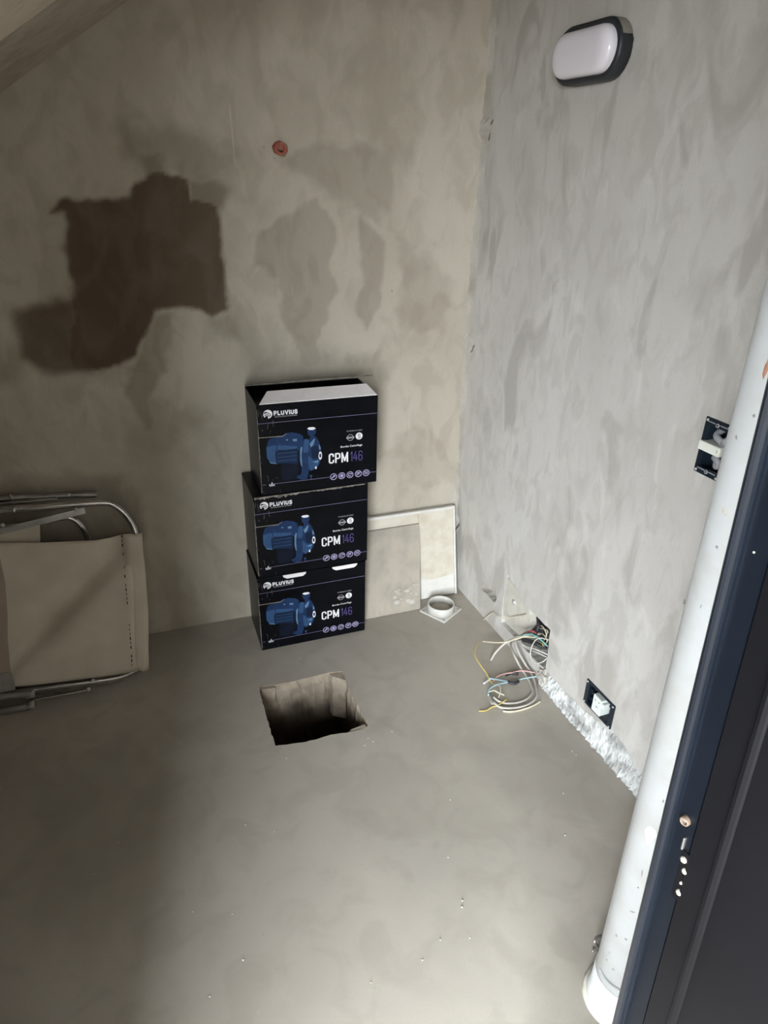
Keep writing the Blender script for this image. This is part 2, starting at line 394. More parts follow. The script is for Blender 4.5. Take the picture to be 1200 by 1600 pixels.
# floor: dense sheet away from the pit, triangulated skirt around it
hx0, hx1, hy0, hy1 = 0.17, 0.58, 1.39, 1.79
fill(bm, [[(hx0, hy0, 0), (hx1, hy0, 0), (hx1, hy1, 0), (hx0, hy1, 0)], [(x, y, 0) for x, y in rim2]])
for (a, b, c, d) in ((fx0, hx0, fy0, fy1), (hx1, fx1, fy0, fy1), (hx0, hx1, fy0, hy0), (hx0, hx1, hy1, fy1)):
    nx = max(1, int((b-a)/0.03)); ny = max(1, int((d-c)/0.03))
    g = [[bm.verts.new((a+(b-a)*i/nx, c+(d-c)*j/ny, 0)) for i in range(nx+1)] for j in range(ny+1)]
    for j in range(ny):
        for i in range(nx): bm.faces.new((g[j][i], g[j][i+1], g[j+1][i+1], g[j+1][i]))
bmesh.ops.recalc_face_normals(bm, faces=bm.faces)
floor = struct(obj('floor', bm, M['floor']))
me = floor.data; n = len(me.vertices); co = np.zeros(n*3); me.vertices.foreach_get('co', co); co = co.reshape(-1, 3)
fl = lambda L: [(lambda q: (q.x, q.y))(on_floor(p)) for p in L]
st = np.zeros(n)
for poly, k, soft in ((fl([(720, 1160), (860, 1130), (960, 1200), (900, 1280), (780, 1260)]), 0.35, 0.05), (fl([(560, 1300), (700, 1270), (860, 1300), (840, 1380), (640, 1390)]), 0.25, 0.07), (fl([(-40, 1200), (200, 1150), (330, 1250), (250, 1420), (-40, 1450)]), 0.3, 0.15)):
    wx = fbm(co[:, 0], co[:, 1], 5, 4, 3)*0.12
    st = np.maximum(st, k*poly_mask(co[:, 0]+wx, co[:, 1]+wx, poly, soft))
a = me.attributes.new('stain_shade', 'FLOAT', 'POINT'); a.data.foreach_set('value', st.astype(np.float32))

# pit lining: ragged rim going down to a square shaft
bm = bmesh.new()
cx = sum(p[0] for p in rim2)/len(rim2); cy = sum(p[1] for p in rim2)/len(rim2)
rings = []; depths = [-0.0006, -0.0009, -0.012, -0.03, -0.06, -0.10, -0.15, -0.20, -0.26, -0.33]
rnd = random.Random(3)
for k, dz in enumerate(depths):
    ring = []
    for x, y in rim2:
        s = 0.004 if k > 1 else 0
        q = 1.0 if k else 1.04                  # first ring laps under the floor
        ring.append(bm.verts.new((cx+(x-cx)*q+rnd.uniform(-s, s), cy+(y-cy)*q+rnd.uniform(-s, s), dz)))
    rings.append(ring)
n = len(rim2)
for A, B in zip(rings, rings[1:]):
    for k in range(n):
        f = bm.faces.new((A[k], A[(k+1) % n], B[(k+1) % n], B[k])); f.smooth = False
bm.faces.new(rings[-1])
bmesh.ops.recalc_face_normals(bm, faces=bm.faces)
bmesh.ops.reverse_faces(bm, faces=bm.faces)
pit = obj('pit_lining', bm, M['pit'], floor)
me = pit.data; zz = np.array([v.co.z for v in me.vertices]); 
a = me.attributes.new('stain_shade', 'FLOAT', 'POINT')
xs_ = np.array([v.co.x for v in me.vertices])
low_dark = np.clip((-zz-0.085+0.03*np.sin(xs_*40))/0.05, 0, 1)  # lining coloured darker brown towards the bottom
a.data.foreach_set('value', (low_dark*0.95).astype(np.float32))
pit['label'] = 'mortar lining of the square drain pit, darker brown towards the bottom'
# mortar ribs in the far corners of the pit
def lump(pts_top, depth, out, seed):
    bm = bmesh.new(); rnd = random.Random(seed); rr = []
    for k in range(7):
        z = -0.004-depth*k/6
        rr.append([bm.verts.new((x+rnd.uniform(-.0025, .0025), y+rnd.uniform(-.0025, .0025), z)) for x, y in pts_top])
    n = len(pts_top)
    for A, B in zip(rr, rr[1:]):
        for k in range(n): bm.faces.new((A[k], A[(k+1) % n], B[(k+1) % n], B[k]))
    bm.faces.new(rr[0]); bm.faces.new(rr[-1][::-1]); bmesh.ops.recalc_face_normals(bm, faces=bm.faces)
    o = obj('mortar_rib', bm, M['pit'], floor); return o
def fxy(p): q = on_floor(p); return (q.x, q.y)
a0 = fxy(c4([(690, 146)])[0]); a1 = fxy(c4([(798, 140)])[0]); b1 = fxy(c4([(815, 200)])[0])
lump([(a0[0], a0[1]+.004), (a1[0]+.004, a1[1]+.002), (b1[0]+.002, b1[1]), (a0[0]+.006, a0[1]-.022)], 0.17, 0, 1)
a0 = fxy(c4([(172, 252)])[0]); a1 = fxy(c4([(288, 240)])[0])
lump([(a0[0]-.002, a0[1]+.004), (a1[0], a1[1]+.004), (a1[0]-.003, a1[1]-.013), (a0[0]+.002, a0[1]-.010)], 0.09, 0, 2)
a0 = fxy(c4([(850, 590)])[0]); a1 = fxy(c4([(980, 548)])[0])
bm = bmesh.new(); box(bm, ((a0[0]+a1[0])/2, (a0[1]+a1[1])/2+.006, -0.014), (0.055, 0.018, 0.022), Matrix.Rotation(0.15, 3, 'Z'), 0.004)
for v in bm.verts: v.co += Vector((random.uniform(-.002, .002), random.uniform(-.002, .002), random.uniform(-.002, .002)))
obj('broken_lip', bm, M['pit'], floor)

# right wall with its broken openings
niche_px = [(793, 897), (786, 935), (783, 973), (800, 992), (826, 1020), (852, 1047), (860, 985), (838, 962), (818, 943), (806, 920)]
niche = [rwpx(p) for p in niche_px]
tri_px = [(752, 920), (762, 916), (774, 918), (776, 934), (773, 942), (762, 930)]
tri = [rwpx(p) for p in tri_px]
up_px = [(1104, 650), (1144, 664), (1126, 754), (1087, 736)]
up = [rwpx(p) for p in up_px]; lo = [rwpx(p) for p in [(919, 1060), (962, 1103), (955, 1140), (912, 1095)]]
def rect(q): 
    u0 = (q[0][0]+q[3][0])/2; u1 = (q[1][0]+q[2][0])/2; z1 = (q[0][1]+q[1][1])/2; z0 = (q[2][1]+q[3][1])/2
    return u0, u1, z0, z1
UP = rect(up); LO = rect(lo)
def inset(r, k): return [(r[0]+k, r[2]+k), (r[1]-k, r[2]+k), (r[1]-k, r[3]-k), (r[0]+k, r[3]-k)]
small = [rwpx(p) for p in [(1068, 936), (1072, 938), (1071, 944), (1067, 943)]]
UL = 1.85
bm = bmesh.new()
loops = [[(0, 0), (UL, 0), (UL, 2.56), (0, 2.56)], rough_loop(niche, 0.015, 0.0025, 2), rough_loop(tri, 0.01, 0.002, 3), inset(UP, 0.006), inset(LO, 0.006), small]
fill(bm, [[rw(u, max(z, 0.002) if i else z) for u, z in lp] for i, lp in enumerate(loops)])
bmesh.ops.recalc_face_normals(bm, faces=bm.faces)
if sum(f.normal.x*f.calc_area() for f in bm.faces) > 0: bmesh.ops.reverse_faces(bm, faces=bm.faces)
wall_right = struct(obj('wall_right', bm, M['right']))
md = wall_right.modifiers.new('thickness', 'SOLIDIFY'); md.thickness = 0.12; md.offset = -1
# cavity backs
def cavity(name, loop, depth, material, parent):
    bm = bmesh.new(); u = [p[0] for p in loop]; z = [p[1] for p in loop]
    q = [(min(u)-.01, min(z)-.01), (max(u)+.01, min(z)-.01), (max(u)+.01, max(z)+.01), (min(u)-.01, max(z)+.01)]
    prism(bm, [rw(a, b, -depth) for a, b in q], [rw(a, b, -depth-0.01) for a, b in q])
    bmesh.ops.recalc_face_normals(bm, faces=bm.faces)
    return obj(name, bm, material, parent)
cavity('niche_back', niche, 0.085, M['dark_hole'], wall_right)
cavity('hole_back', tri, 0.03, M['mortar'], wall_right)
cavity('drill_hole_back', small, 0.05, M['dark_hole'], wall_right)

# raw mortar bead along the corner, chipped base strip, raw floor edge
bm = bmesh.new(); rnd = random.Random(11); prev = None
for k in range(0, 130):
    z = 2.5*k/129
    a = 0.010+rnd.uniform(0, .007)+0.006*math.sin(z*9)*math.sin(z*3.1); b = 0.012+rnd.uniform(0, .009)
    for (hz, hh) in ((1.637, .016), (0.965, .014), (0.26, .012)):
        if abs(z-hz) < 0.045: a += rnd.uniform(0, hh); b += rnd.uniform(.004, hh*1.6)
    c = Vector((1.10, BY, z)); row = [bm.verts.new(c+Vector((-a-.004, .003, 0))), bm.verts.new(c+Vector((-a*.55, -b*.35, 0))), bm.verts.new(c+Vector((-a*.2, -b*.75, 0))), bm.verts.new(c+Vector((.004, -b-.006, 0)))]
    if prev:
        for i in range(3): bm.faces.new((prev[i], prev[i+1], row[i+1], row[i]))
    prev = row
bmesh.ops.recalc_face_normals(bm, faces=bm.faces)
o = obj('corner_mortar', bm, M['corner'], wall_right)
o['label'] = 'uneven mortar bead running up the corner of the room'
for (px, seed) in (((770, 190), 1), ((741, 540), 2), ((716, 820), 3)):       # tie wires and bits sticking out of the corner
    bm = bmesh.new(); rnd = random.Random(seed); q = on_y(px, BY-0.03)
    L = 0.05 if seed == 1 else 0.022
    P = [q+Vector((-.010, 0, -L)), q+Vector((-.004, -.006, -L*.3)), q+Vector((.006, -.004, L*.3)), q+Vector((.016, -.006, L*.1)), q+Vector((.018, -.004, L*.6))]
    tube(bm, spline(P, 4), 0.0021, 5)
    P = [q+Vector((-.004, .004, -.012)), q+Vector((-.008, -.012, 0)), q+Vector((.004, -.010, .010)), q+Vector((.010, .006, .004))]
    tube(bm, spline(P, 4), 0.0021, 5)
    obj('tie_wire', bm, M['wire_dark'], wall_right)
# chipped plaster strip
c7 = lambda L: [(x*.18333+840, y*.18333+1020) for x, y in L]
upl = c7([(60, 150), (150, 240), (215, 310), (330, 430), (430, 520), (550, 620), (680, 720), (790, 870), (830, 985), (930, 1040), (1000, 1120)])
lol = c7([(20, 300), (90, 390), (200, 510), (300, 620), (400, 730), (500, 850), (600, 965), (700, 1070), (790, 1160), (880, 1250), (960, 1330)])
def resample(L, n):
    L = [Vector((*rwpx(p), 0)) for p in L]; out = []
    for k in range(n+1):
        t = k/n*(len(L)-1); i = min(int(t), len(L)-2); out.append(L[i].lerp(L[i+1], t-i))
    return out
A = resample(upl, 90); B = resample(lol, 90); bm = bmesh.new(); rnd = random.Random(9); g = []
for k in range(91):
    row = []
    for j in range(9):
        q = A[k].lerp(B[k], j/8); edge = 0 if j == 0 or k in (0, 90) else 1
        q.y = A[k].y+(0.0005-A[k].y)*j/8; q.x += rnd.uniform(-.002, .002)*edge; z = max(q.y, 0.0) + (rnd.uniform(-.003, .006) if j == 0 else 0)
        d = 0.0006 + edge*(0.001+max(0, rnd.gauss(0.0025, .0028))) + (0.003*(j-5) if j >= 6 else 0)*edge
        row.append(bm.verts.new(rw(q.x, z, d)))
    g.append(row)
for k in range(90):
    for j in range(8): bm.faces.new((g[k][j], g[k+1][j], g[k+1][j+1], g[k][j+1]))
bmesh.ops.recalc_face_normals(bm, faces=bm.faces)
o = obj('chipped_plaster', bm, M['chip'], wall_right); o['label'] = 'white chipped and scraped plaster strip along the foot of the wall'
# mortar clump below the niche
bm = bmesh.new(); bmesh.ops.create_icosphere(bm, subdivisions=3, radius=1.0); q = rwp((850, 1058), 0.0); rnd = random.Random(4)
for v in bm.verts:
    r = 1+rnd.uniform(-.22, .2); v.co = Vector((v.co.x*.014*r, v.co.y*.03*r, v.co.z*.034*r))+q
obj('mortar_clump', bm, M['mortar'], wall_right)
# small gouge beside the floor
bm = bmesh.new(); q = rwp((760, 980), 0.004); rnd = random.Random(6); bmesh.ops.create_icosphere(bm, subdivisions=2, radius=1.0)
for v in bm.verts: v.co = Vector((v.co.x*.006, v.co.y*.028, v.co.z*.009))*(1+rnd.uniform(-.2, .2))+q+Vector((0, 0, .006))
obj('floor_edge_gouge', bm, M['dark_hole'], wall_right)

# sloping stair soffit
bm = bmesh.new()
def soff(y0, y1, dz):
    xs = [XL+.0, -0.6, 0.0, 0.6, XR+.05]
    t = [[bm.verts.new((x, y, ceil_z(x)-dz+h)) for x in xs] for y, h in ((y0, 0), (y1, 0), (y1, .14), (y0, .14))]
    n = len(xs)
    for a, b in ((0, 1), (1, 2), (2, 3), (3, 0)):
        for i in range(n-1): bm.faces.new((t[a][i], t[a][i+1], t[b][i+1], t[b][i]))
    bm.faces.new([t[k][0] for k in range(4)]); bm.faces.new([t[k][-1] for k in range(4)][::-1])
soff(1.556, BY+.03, 0.0)
bmesh.ops.recalc_face_normals(bm, faces=bm.faces); ceiling = struct(obj('ceiling', bm, M['ceil']))
bm = bmesh.new(); soff(1.24, 1.555, 0.010)
bmesh.ops.recalc_face_normals(bm, faces=bm.faces); obj('soffit_lit_board', bm, M['ceil_lit'], ceiling)  # lower step coloured paler, in place of a better lit face
bm = bmesh.new(); box(bm, ((XL+XR)/2, (BY+.12)/2, 2.62), (XR-XL+.12, BY-.1, .14)); obj('upper_ceiling', bm, M['outside'], ceiling)

# left end wall, front wall with the doorway, outside ground, and added light blocks
bm = bmesh.new(); box(bm, (XL-.05, (BY)/2, 1.27), (.1, BY+.1, 2.58)); struct(obj('wall_left', bm, M['back']))
bm = bmesh.new()
DX0, DX1 = -0.31, 0.45
DTOP = 1.98
for a, b, c, d in ((XL, DX0, -.02, 2.6), (DX1, XR+.05, -.02, 2.6), (DX0, DX1, DTOP, 2.6)):
    box(bm, ((a+b)/2, (0.12+FY0)/2, (c+d)/2), (b-a, FY0-0.12, d-c))
struct(obj('wall_front', bm, M['outside']))
bm = bmesh.new(); box(bm, (0, -59.88, -0.11), (160, 120.0, 0.2)); struct(obj('pavement', bm, M['outside']))
bm = bmesh.new(); box(bm, (0.64, -1.2, 1.3), (0.2, 2.60, 2.7)); struct(obj('light_block_right', bm, M['outside']))  # unseen wall added to cut skylight from the right
bm = bmesh.new(); box(bm, (1.93, -2.1, 1.3), (5.2, 0.2, 2.7)); struct(obj('light_block_opposite', bm, M['outside']))  # unseen wall added to block the sky straight out from the door
bm = bmesh.new(); box(bm, (-1.0, -.62, 2.2), (5.6, 1.44, 0.16)); struct(obj('light_block_roof', bm, M['outside']))  # unseen slab added to cut high skylight above the doorway

# ---------------------------------------------------------------- door frame at the right
door = bpy.data.objects.new('door_1', None); COL.objects.link(door); struct(door); door.location = (0.4, 0.3, 0)
door['label'] = 'blue-black metal door frame with latch and bolts in its edge'
def extr(name, prof, material, z0=0.0, z1=1.955, smooth=False, label=None):
    # profile in plan; the frame leans a little, as measured between z = 0.66 and z = 1.37
    bm = bmesh.new()
    def at(x, y, z): return Vector((x, y+0.046*(z-0.66)*(1.0 if z < 1.6 else 1.0), z))
    A = [bm.verts.new(at(x, y, z0)) for x, y in prof]; B = [bm.verts.new(at(x, y, z1)) for x, y in prof]; n = len(prof)
    for k in range(n):
        f = bm.faces.new((A[k], A[(k+1) % n], B[(k+1) % n], B[k])); f.smooth = smooth
    bm.faces.new(A[::-1]); bm.faces.new(B); bmesh.ops.recalc_face_normals(bm, faces=bm.faces)
    return part(name, bm, material, door, label=label)
ridge = [(.400, .2985), (.397, .2975), (.3955, .2955), (.3945, .2930), (.3955, .2905), (.398, .2890), (.4005, .2880), (.4005, .2855), (.412, .2855), (.412, .2985)]
M['door_lip'] = mat('blue_black_gloss', (0.006, 0.009, 0.015), 0.30, var=0.15, scale=6, bump=0.03, bscale=30, spec=0.55)
extr('frame_lip', ridge, M['door_lip'], label='rounded outer lip of the frame')
extr('frame_rebate', [(.4030, .2855), (.4030, .2665), (.45, .2665), (.45, .2855)], M['door'])
extr('weather_groove', [(.4090, .2665), (.4090, .2640), (.45, .2640), (.45, .2665)], M['dark_hole'])
extr('frame_casing', [(.4010, .2640), (.4000, .2630), (.4000, .2400), (.3985, .2385), (.3955, .2365), (.3955, .2335), (.3985, .2315), (.4000, .2300), (.4000, .1), (.46, .1), (.46, .2640)], M['door2'])
def dpt(p, d=0.0): return on_x(p, 0.4-d)
# latch, strike slot and four bolt ends
def ycorr(z): return 0.046*(z-0.66)
q = on_x((1073, 1281), .403)
bm = bmesh.new(); lathe(bm, [(.0026, -.008), (.0028, .004), (.0034, .0048), (.0042, .0042), (.0046, 0), (.0046, -.012)], q, (-1, -.25, 0), 18)
part('latch', bm, M['latch'], door, label='dull tan round latch bush')
bm = bmesh.new(); lathe(bm, [(0, .0012), (.0027, .0008)], q, (-1, -.25, 0), 14); part('latch_core', bm, M['gcable'], door)
q1 = on_x((1069, 1330), .403); q2 = on_x((1058, 1402), .403)
bm = bmesh.new(); c = (q1+q2)/2; c.y -= .001
tilt = Matrix.Rotation(-math.atan(0.046), 3, 'X')
box(bm, (c.x-.0004, c.y, c.z), (.0022, .0085, abs(q1.z-q2.z)+.006), tilt, .0006)
part('strike_plate', bm, M['door2'], door)
for px, r in (((1069, 1343), .0032), ((1071, 1361), .0030), ((1066, 1379), .0016), ((1062, 1394), .0032)):
    q = on_x(px, .4015); bm = bmesh.new()
    lathe(bm, [(0, .0028), (r*.7, .0025), (r, .0012), (r, -.006)], q, (-1, 0, 0), 14)
    part('lock_bolt', bm, M['bolt'], door, label='pale round bolt end')
bm = bmesh.new(); q = on_x((1068, 1318), .402); box(bm, q, (.003, .002, .014), tilt, .0005); part('strike_tongue', bm, M['alu_d'], door)
bm = bmesh.new(); q = on_x((1178, 863), .4028); lathe(bm, [(0, .0008), (.0009, .0006), (.0012, -.002)], q, (-1, 0, 0), 10); part('screw_head', bm, M['bolt'], door)

# ================================================================== THINGS
# ---------------------------------------------------------------- pipe
PB = Vector((0.752, 0.570, 0.0))
pipe = thing('drain_pipe', 'tall white plastic drain pipe standing on the floor beside the black door frame', 'pipe', PB)
tl = 0.012
bm = bmesh.new(); rr = .055
ax = Vector((-0.006, 0.012, 1)).normalized()
lathe(bm, [(0, 0), (rr, 0.0), (rr, 2.10), (rr-.004, 2.10), (rr-.004, .05)], PB, ax, 48)
part('pipe_shaft', bm, M['pvc'], pipe)
bm = bmesh.new()
lathe(bm, [(rr+.0005, .085), (rr+.002, .084), (rr+.003, .03), (rr+.007, .02), (rr+.009, .0), (rr, .0)], PB, ax, 48)
part('socket_collar', bm, M['pvc'], pipe, label='wider socket collar at the foot')
bm = bmesh.new(); lathe(bm, [(rr+.008, .012), (rr+.012, .008), (rr+.016, .0005), (rr+.003, .0)], PB, ax, 48)
part('sealant_bead', bm, M['glue'], pipe, label='cream sealant around the foot')
def on_pipe(px, extra=.0006):                   # first hit of the sight line with the shaft
    r = Vector(ray(px)); o = Vector(CAM)-PB
    d = r-ax*r.dot(ax); e = o-ax*o.dot(ax); rad = rr+extra
    A_, B_, C_ = d.dot(d), 2*d.dot(e), e.dot(e)-rad*rad; D = B_*B_-4*A_*C_
    if D < 0: return None
    t = (-B_-math.sqrt(D))/(2*A_); return Vector(CAM)+r*t
def pipe_patch(name, px, w_, h_, material, seed, ang=0):
    c = on_pipe(px)
    if c is None: return
    rnd = random.Random(seed); bm = bmesh.new(); o2 = c-PB; hh = o2.dot(ax); rad = (o2-ax*hh).normalized(); th = math.atan2(rad.y, rad.x)
    vs = [bm.verts.new(PB+ax*hh+rad*(rr+.0016))]
    for k in range(14):
        a = 2*math.pi*k/14; k2 = 1+rnd.uniform(-.25, .25); dx = math.cos(a)*w_*k2; dz = math.sin(a)*h_*k2
        ca, sa = math.cos(ang), math.sin(ang); dx, dz = dx*ca-dz*sa, dx*sa+dz*ca
        t = th+dx/rr; vs.append(bm.verts.new(PB+ax*(hh+dz)+Vector((math.cos(t), math.sin(t), 0))*(rr+.0004)))
    for k in range(14): bm.faces.new((vs[0], vs[1+k], vs[1+(k+1) % 14]))
    bmesh.ops.recalc_face_normals(bm, faces=bm.faces)
    return part(name, bm, material, pipe)
pipe_patch('glue_blob', (1015, 1306), .009, .022, M['glue'], 1)
for i, (px, a, b, an) in enumerate([((1003, 1365), .0012, .011, .1), ((988, 1425), .007, .0015, .5), ((1036, 1252), .0012, .005, 0), ((952, 1490), .003, .005, .4), ((948, 1500), .0015, .004, 0), ((958, 1515), .004, .002, .3), ((997, 1387), .002, .002, 0), ((1150, 684), .002, .004, .5), ((1095, 948), .001, .005, 0), ((1132, 800), .005, .007, .6), ((1120, 855), .003, .003, .2), ((1178, 650), .003, .003, .2), ((963, 1462), .003, .003, .2), ((978, 1468), .004, .002, .5)]):
    pipe_patch('scuff_mark', px, a*.8, b*.8, M['pvc_mark'] if i != 9 else M['glue'], 20+i, an)
M['rust'] = mat('orange_paint_smear', (0.50, 0.24, 0.15), 0.7)
pipe_patch('paint_smear', (1196, 578), .0025, .012, M['rust'], 70, 0)
# dark cut groove just above the collar
bm = bmesh.new(); pp = [on_pipe(q_, .0008) for q_ in [(938, 1513), (942, 1522), (948, 1531), (955, 1538), (962, 1543), (968, 1546)]]
tube(bm, spline([q_ for q_ in pp if q_], 5), .0024, 6); part('saw_groove', bm, M['pvc_mark'], pipe, label='dark saw cut around the pipe above its foot')
zg = min(q_.z for q_ in pp if q_)

# wire loop by the pipe
o = bmesh.new(); P = [on_floor((945, 1462), .03), on_floor((934, 1463), .035), on_floor((929, 1472), .03), on_floor((934, 1480), .012), on_floor((940, 1481), .006), on_floor((925, 1486), .004)]
tube(o, spline(P, 6), .003, 6); tag(obj('steel_hook', o, M['alu_d']), 'small bent grey steel hook on the floor behind the white pipe', 'hook')

# ---------------------------------------------------------------- pump cartons
BW, BH, BD = 0.376, 0.291, 0.203
def a1(L): return [(x/6+400, y/6+625) for x, y in L]
def a6(L): return [(x/10+400, y/10+650) for x, y in L]
def loc(p):                                     # measured on the front of the topmost carton
    q = on_y(p, 1.905); return Vector((q.x-0.314, 0, q.z-0.592))
def fr(P, d): return [Vector((p.x, -d, p.z)) for p in P]
def flat(bm, pts, d, mi=0):
    f = bm.faces.new([bm.verts.new(p) for p in fr(pts, d)]); f.material_index = mi; f.normal_update()
    if f.normal.y > 0: f.normal_flip()
def disc(bm, c, r, d, mi=0, r0=0, n=24, a0=0, a1_=2*math.pi, sx=1.0):
    if r0 == 0: flat(bm, [c+Vector((math.cos(2*math.pi*k/n)*r*sx, 0, math.sin(2*math.pi*k/n)*r)) for k in range(n)], d, mi); return
    for k in range(n):
        t0 = a0+(a1_-a0)*k/n; t1 = a0+(a1_-a0)*(k+1)/n
        flat(bm, [c+Vector((math.cos(t)*q*sx, 0, math.sin(t)*q)) for t, q in ((t0, r0), (t0, r), (t1, r), (t1, r0))], d, mi)
def seg(bm, a, b, w_, d, mi=0):
    t = (b-a).normalized(); nn = Vector((-t.z, 0, t.x))*w_/2; flat(bm, [a-nn, b-nn, b+nn, a+nn], d, mi)
def lettering(name, s, p_left, p_right, height, d, material, root, bold=0.0, shear=0.0):
    cu = bpy.data.curves.new(name, 'FONT'); cu.body = s; cu.offset = bold; cu.shear = shear; cu.resolution_u = 3
    to = bpy.data.objects.new(name, cu); COL.objects.link(to)
    dg = bpy.context.evaluated_depsgraph_get(); me = bpy.data.meshes.new_from_object(to.evaluated_get(dg))
    bpy.data.objects.remove(to)
    xs = [v.co.x for v in me.vertices]; ys = [v.co.y for v in me.vertices]
    x0, x1, y0, y1 = min(xs), max(xs), min(ys), max(ys); W_ = p_right.x-p_left.x
    for v in me.vertices:
        v.co = Vector((p_left.x+(v.co.x-x0)/(x1-x0)*W_, -d, p_left.z+(v.co.y-y0)/(y1-y0)*height))
    me.materials.clear(); me.materials.append(material); me.name = name
    o = bpy.data.objects.new(name, me); COL.objects.link(o); o.parent = root; return o
def arc(cx, cy, rx, ry, a0, a1_, n=7): return [(cx+rx*math.cos(math.radians(a0+(a1_-a0)*k/n)), cy+ry*math.sin(math.radians(a0+(a1_-a0)*k/n))) for k in range(n+1)]
def glyph(ch, w, r):                            # centre lines in a box of width w and height 1
    ry = r
    if ch == 'P': return [[(0, 0), (0, 1)], [(0, 1)]+arc(w-r, 1-ry, r, ry, 90, 0)+arc(w-r, .44+ry, r, ry, 0, -90)+[(0, .44)]]
    if ch == 'L': return [[(0, 1), (0, 0), (w, 0)]]
    if ch == 'U': return [[(0, 1)]+arc(r, ry, r, ry, 180, 270)+arc(w-r, ry, r, ry, 270, 360)+[(w, 1)]]
    if ch == 'V': return [[(0, 1), (w/2, 0), (w, 1)]]
    if ch == 'I': return [[(0, 0), (0, 1)]]
    if ch == 'S': return [[(w, .80)]+arc(w-r, 1-ry, r, ry, 0, 90, 5)+arc(r, 1-ry, r, ry, 90, 180, 5)+arc(r, .5+ry, r, ry, 180, 270, 5)+arc(w-r, .5-ry, r, ry, 90, 0, 5)+arc(w-r, ry, r, ry, 0, -90, 5)+arc(r, ry, r, ry, 270, 180, 5)+[(0, .2)]]
    if ch == 'C': return [[(w, .70)]+arc(w-r, 1-ry, r, ry, 0, 90)+arc(r, 1-ry, r, ry, 90, 180)+arc(r, ry, r, ry, 180, 270)+arc(w-r, ry, r, ry, 270, 360)+[(w, .30)]]
    if ch == 'M': return [[(0, 0), (0, 1)], [(0, 1), (w/2, .12)], [(w/2, .12), (w, 1)], [(w, 1), (w, 0)]]
    if ch == '1': return [[(0, .80), (w, 1), (w, 0)]]
    if ch == '4': return [[(w*.62, 1), (0, .28), (w, .28)], [(w*.72, .62), (w*.72, 0)]]
    if ch == '6': return [[(w, .78)]+arc(w-r, 1-ry, r, ry, 0, 90)+arc(r, 1-ry, r, ry, 90, 180)+arc(r, ry, r, ry, 180, 270)+arc(w-r, ry, r, ry, 270, 360)+arc(w-r, .58-ry, r, ry, 0, 90)+arc(r, .58-ry, r, ry, 90, 180)]
def strokes(name, text, widths, p_left, p_right, height, t, gap, d, material, root):
    tot = sum(widths)+gap*(len(text)-1)+t*len(text); sx = (p_right.x-p_left.x)/tot; bm = bmesh.new(); x = p_left.x; q_ = 0
    for n_, (ch, w_) in enumerate(zip(text, widths)):
        for L in glyph(ch, w_, min(.24, w_/2 if w_ else .24)):
            Q = [Vector((x+(t/2+a)*sx, p_left.z+(t/2+b*(1-t))*height)) for a, b in L]; hw = t*height/2; hx = t*sx/2
            for k in range(len(Q)-1):
                u = (Q[k+1]-Q[k]).normalized(); nn = Vector((-u.y*hx, u.x*hw)); e = Vector((u.x*hx, u.y*hw))*(.9 if len(L) < 5 else .35)
                a, b = Q[k]-e, Q[k+1]+e
                flat(bm, [Vector((p.x, 0, p.y)) for p in (a-nn, b-nn, b+nn, a+nn)], d+q_*.00002); q_ += 1
        x += (w_+t+gap)*sx
    return obj(name, bm, material, root)
def px_len(p, n): return (loc((p[0]+n, p[1]))-loc(p)).length
K = px_len((500, 690), 1)                      # metres per photo pixel on the carton front
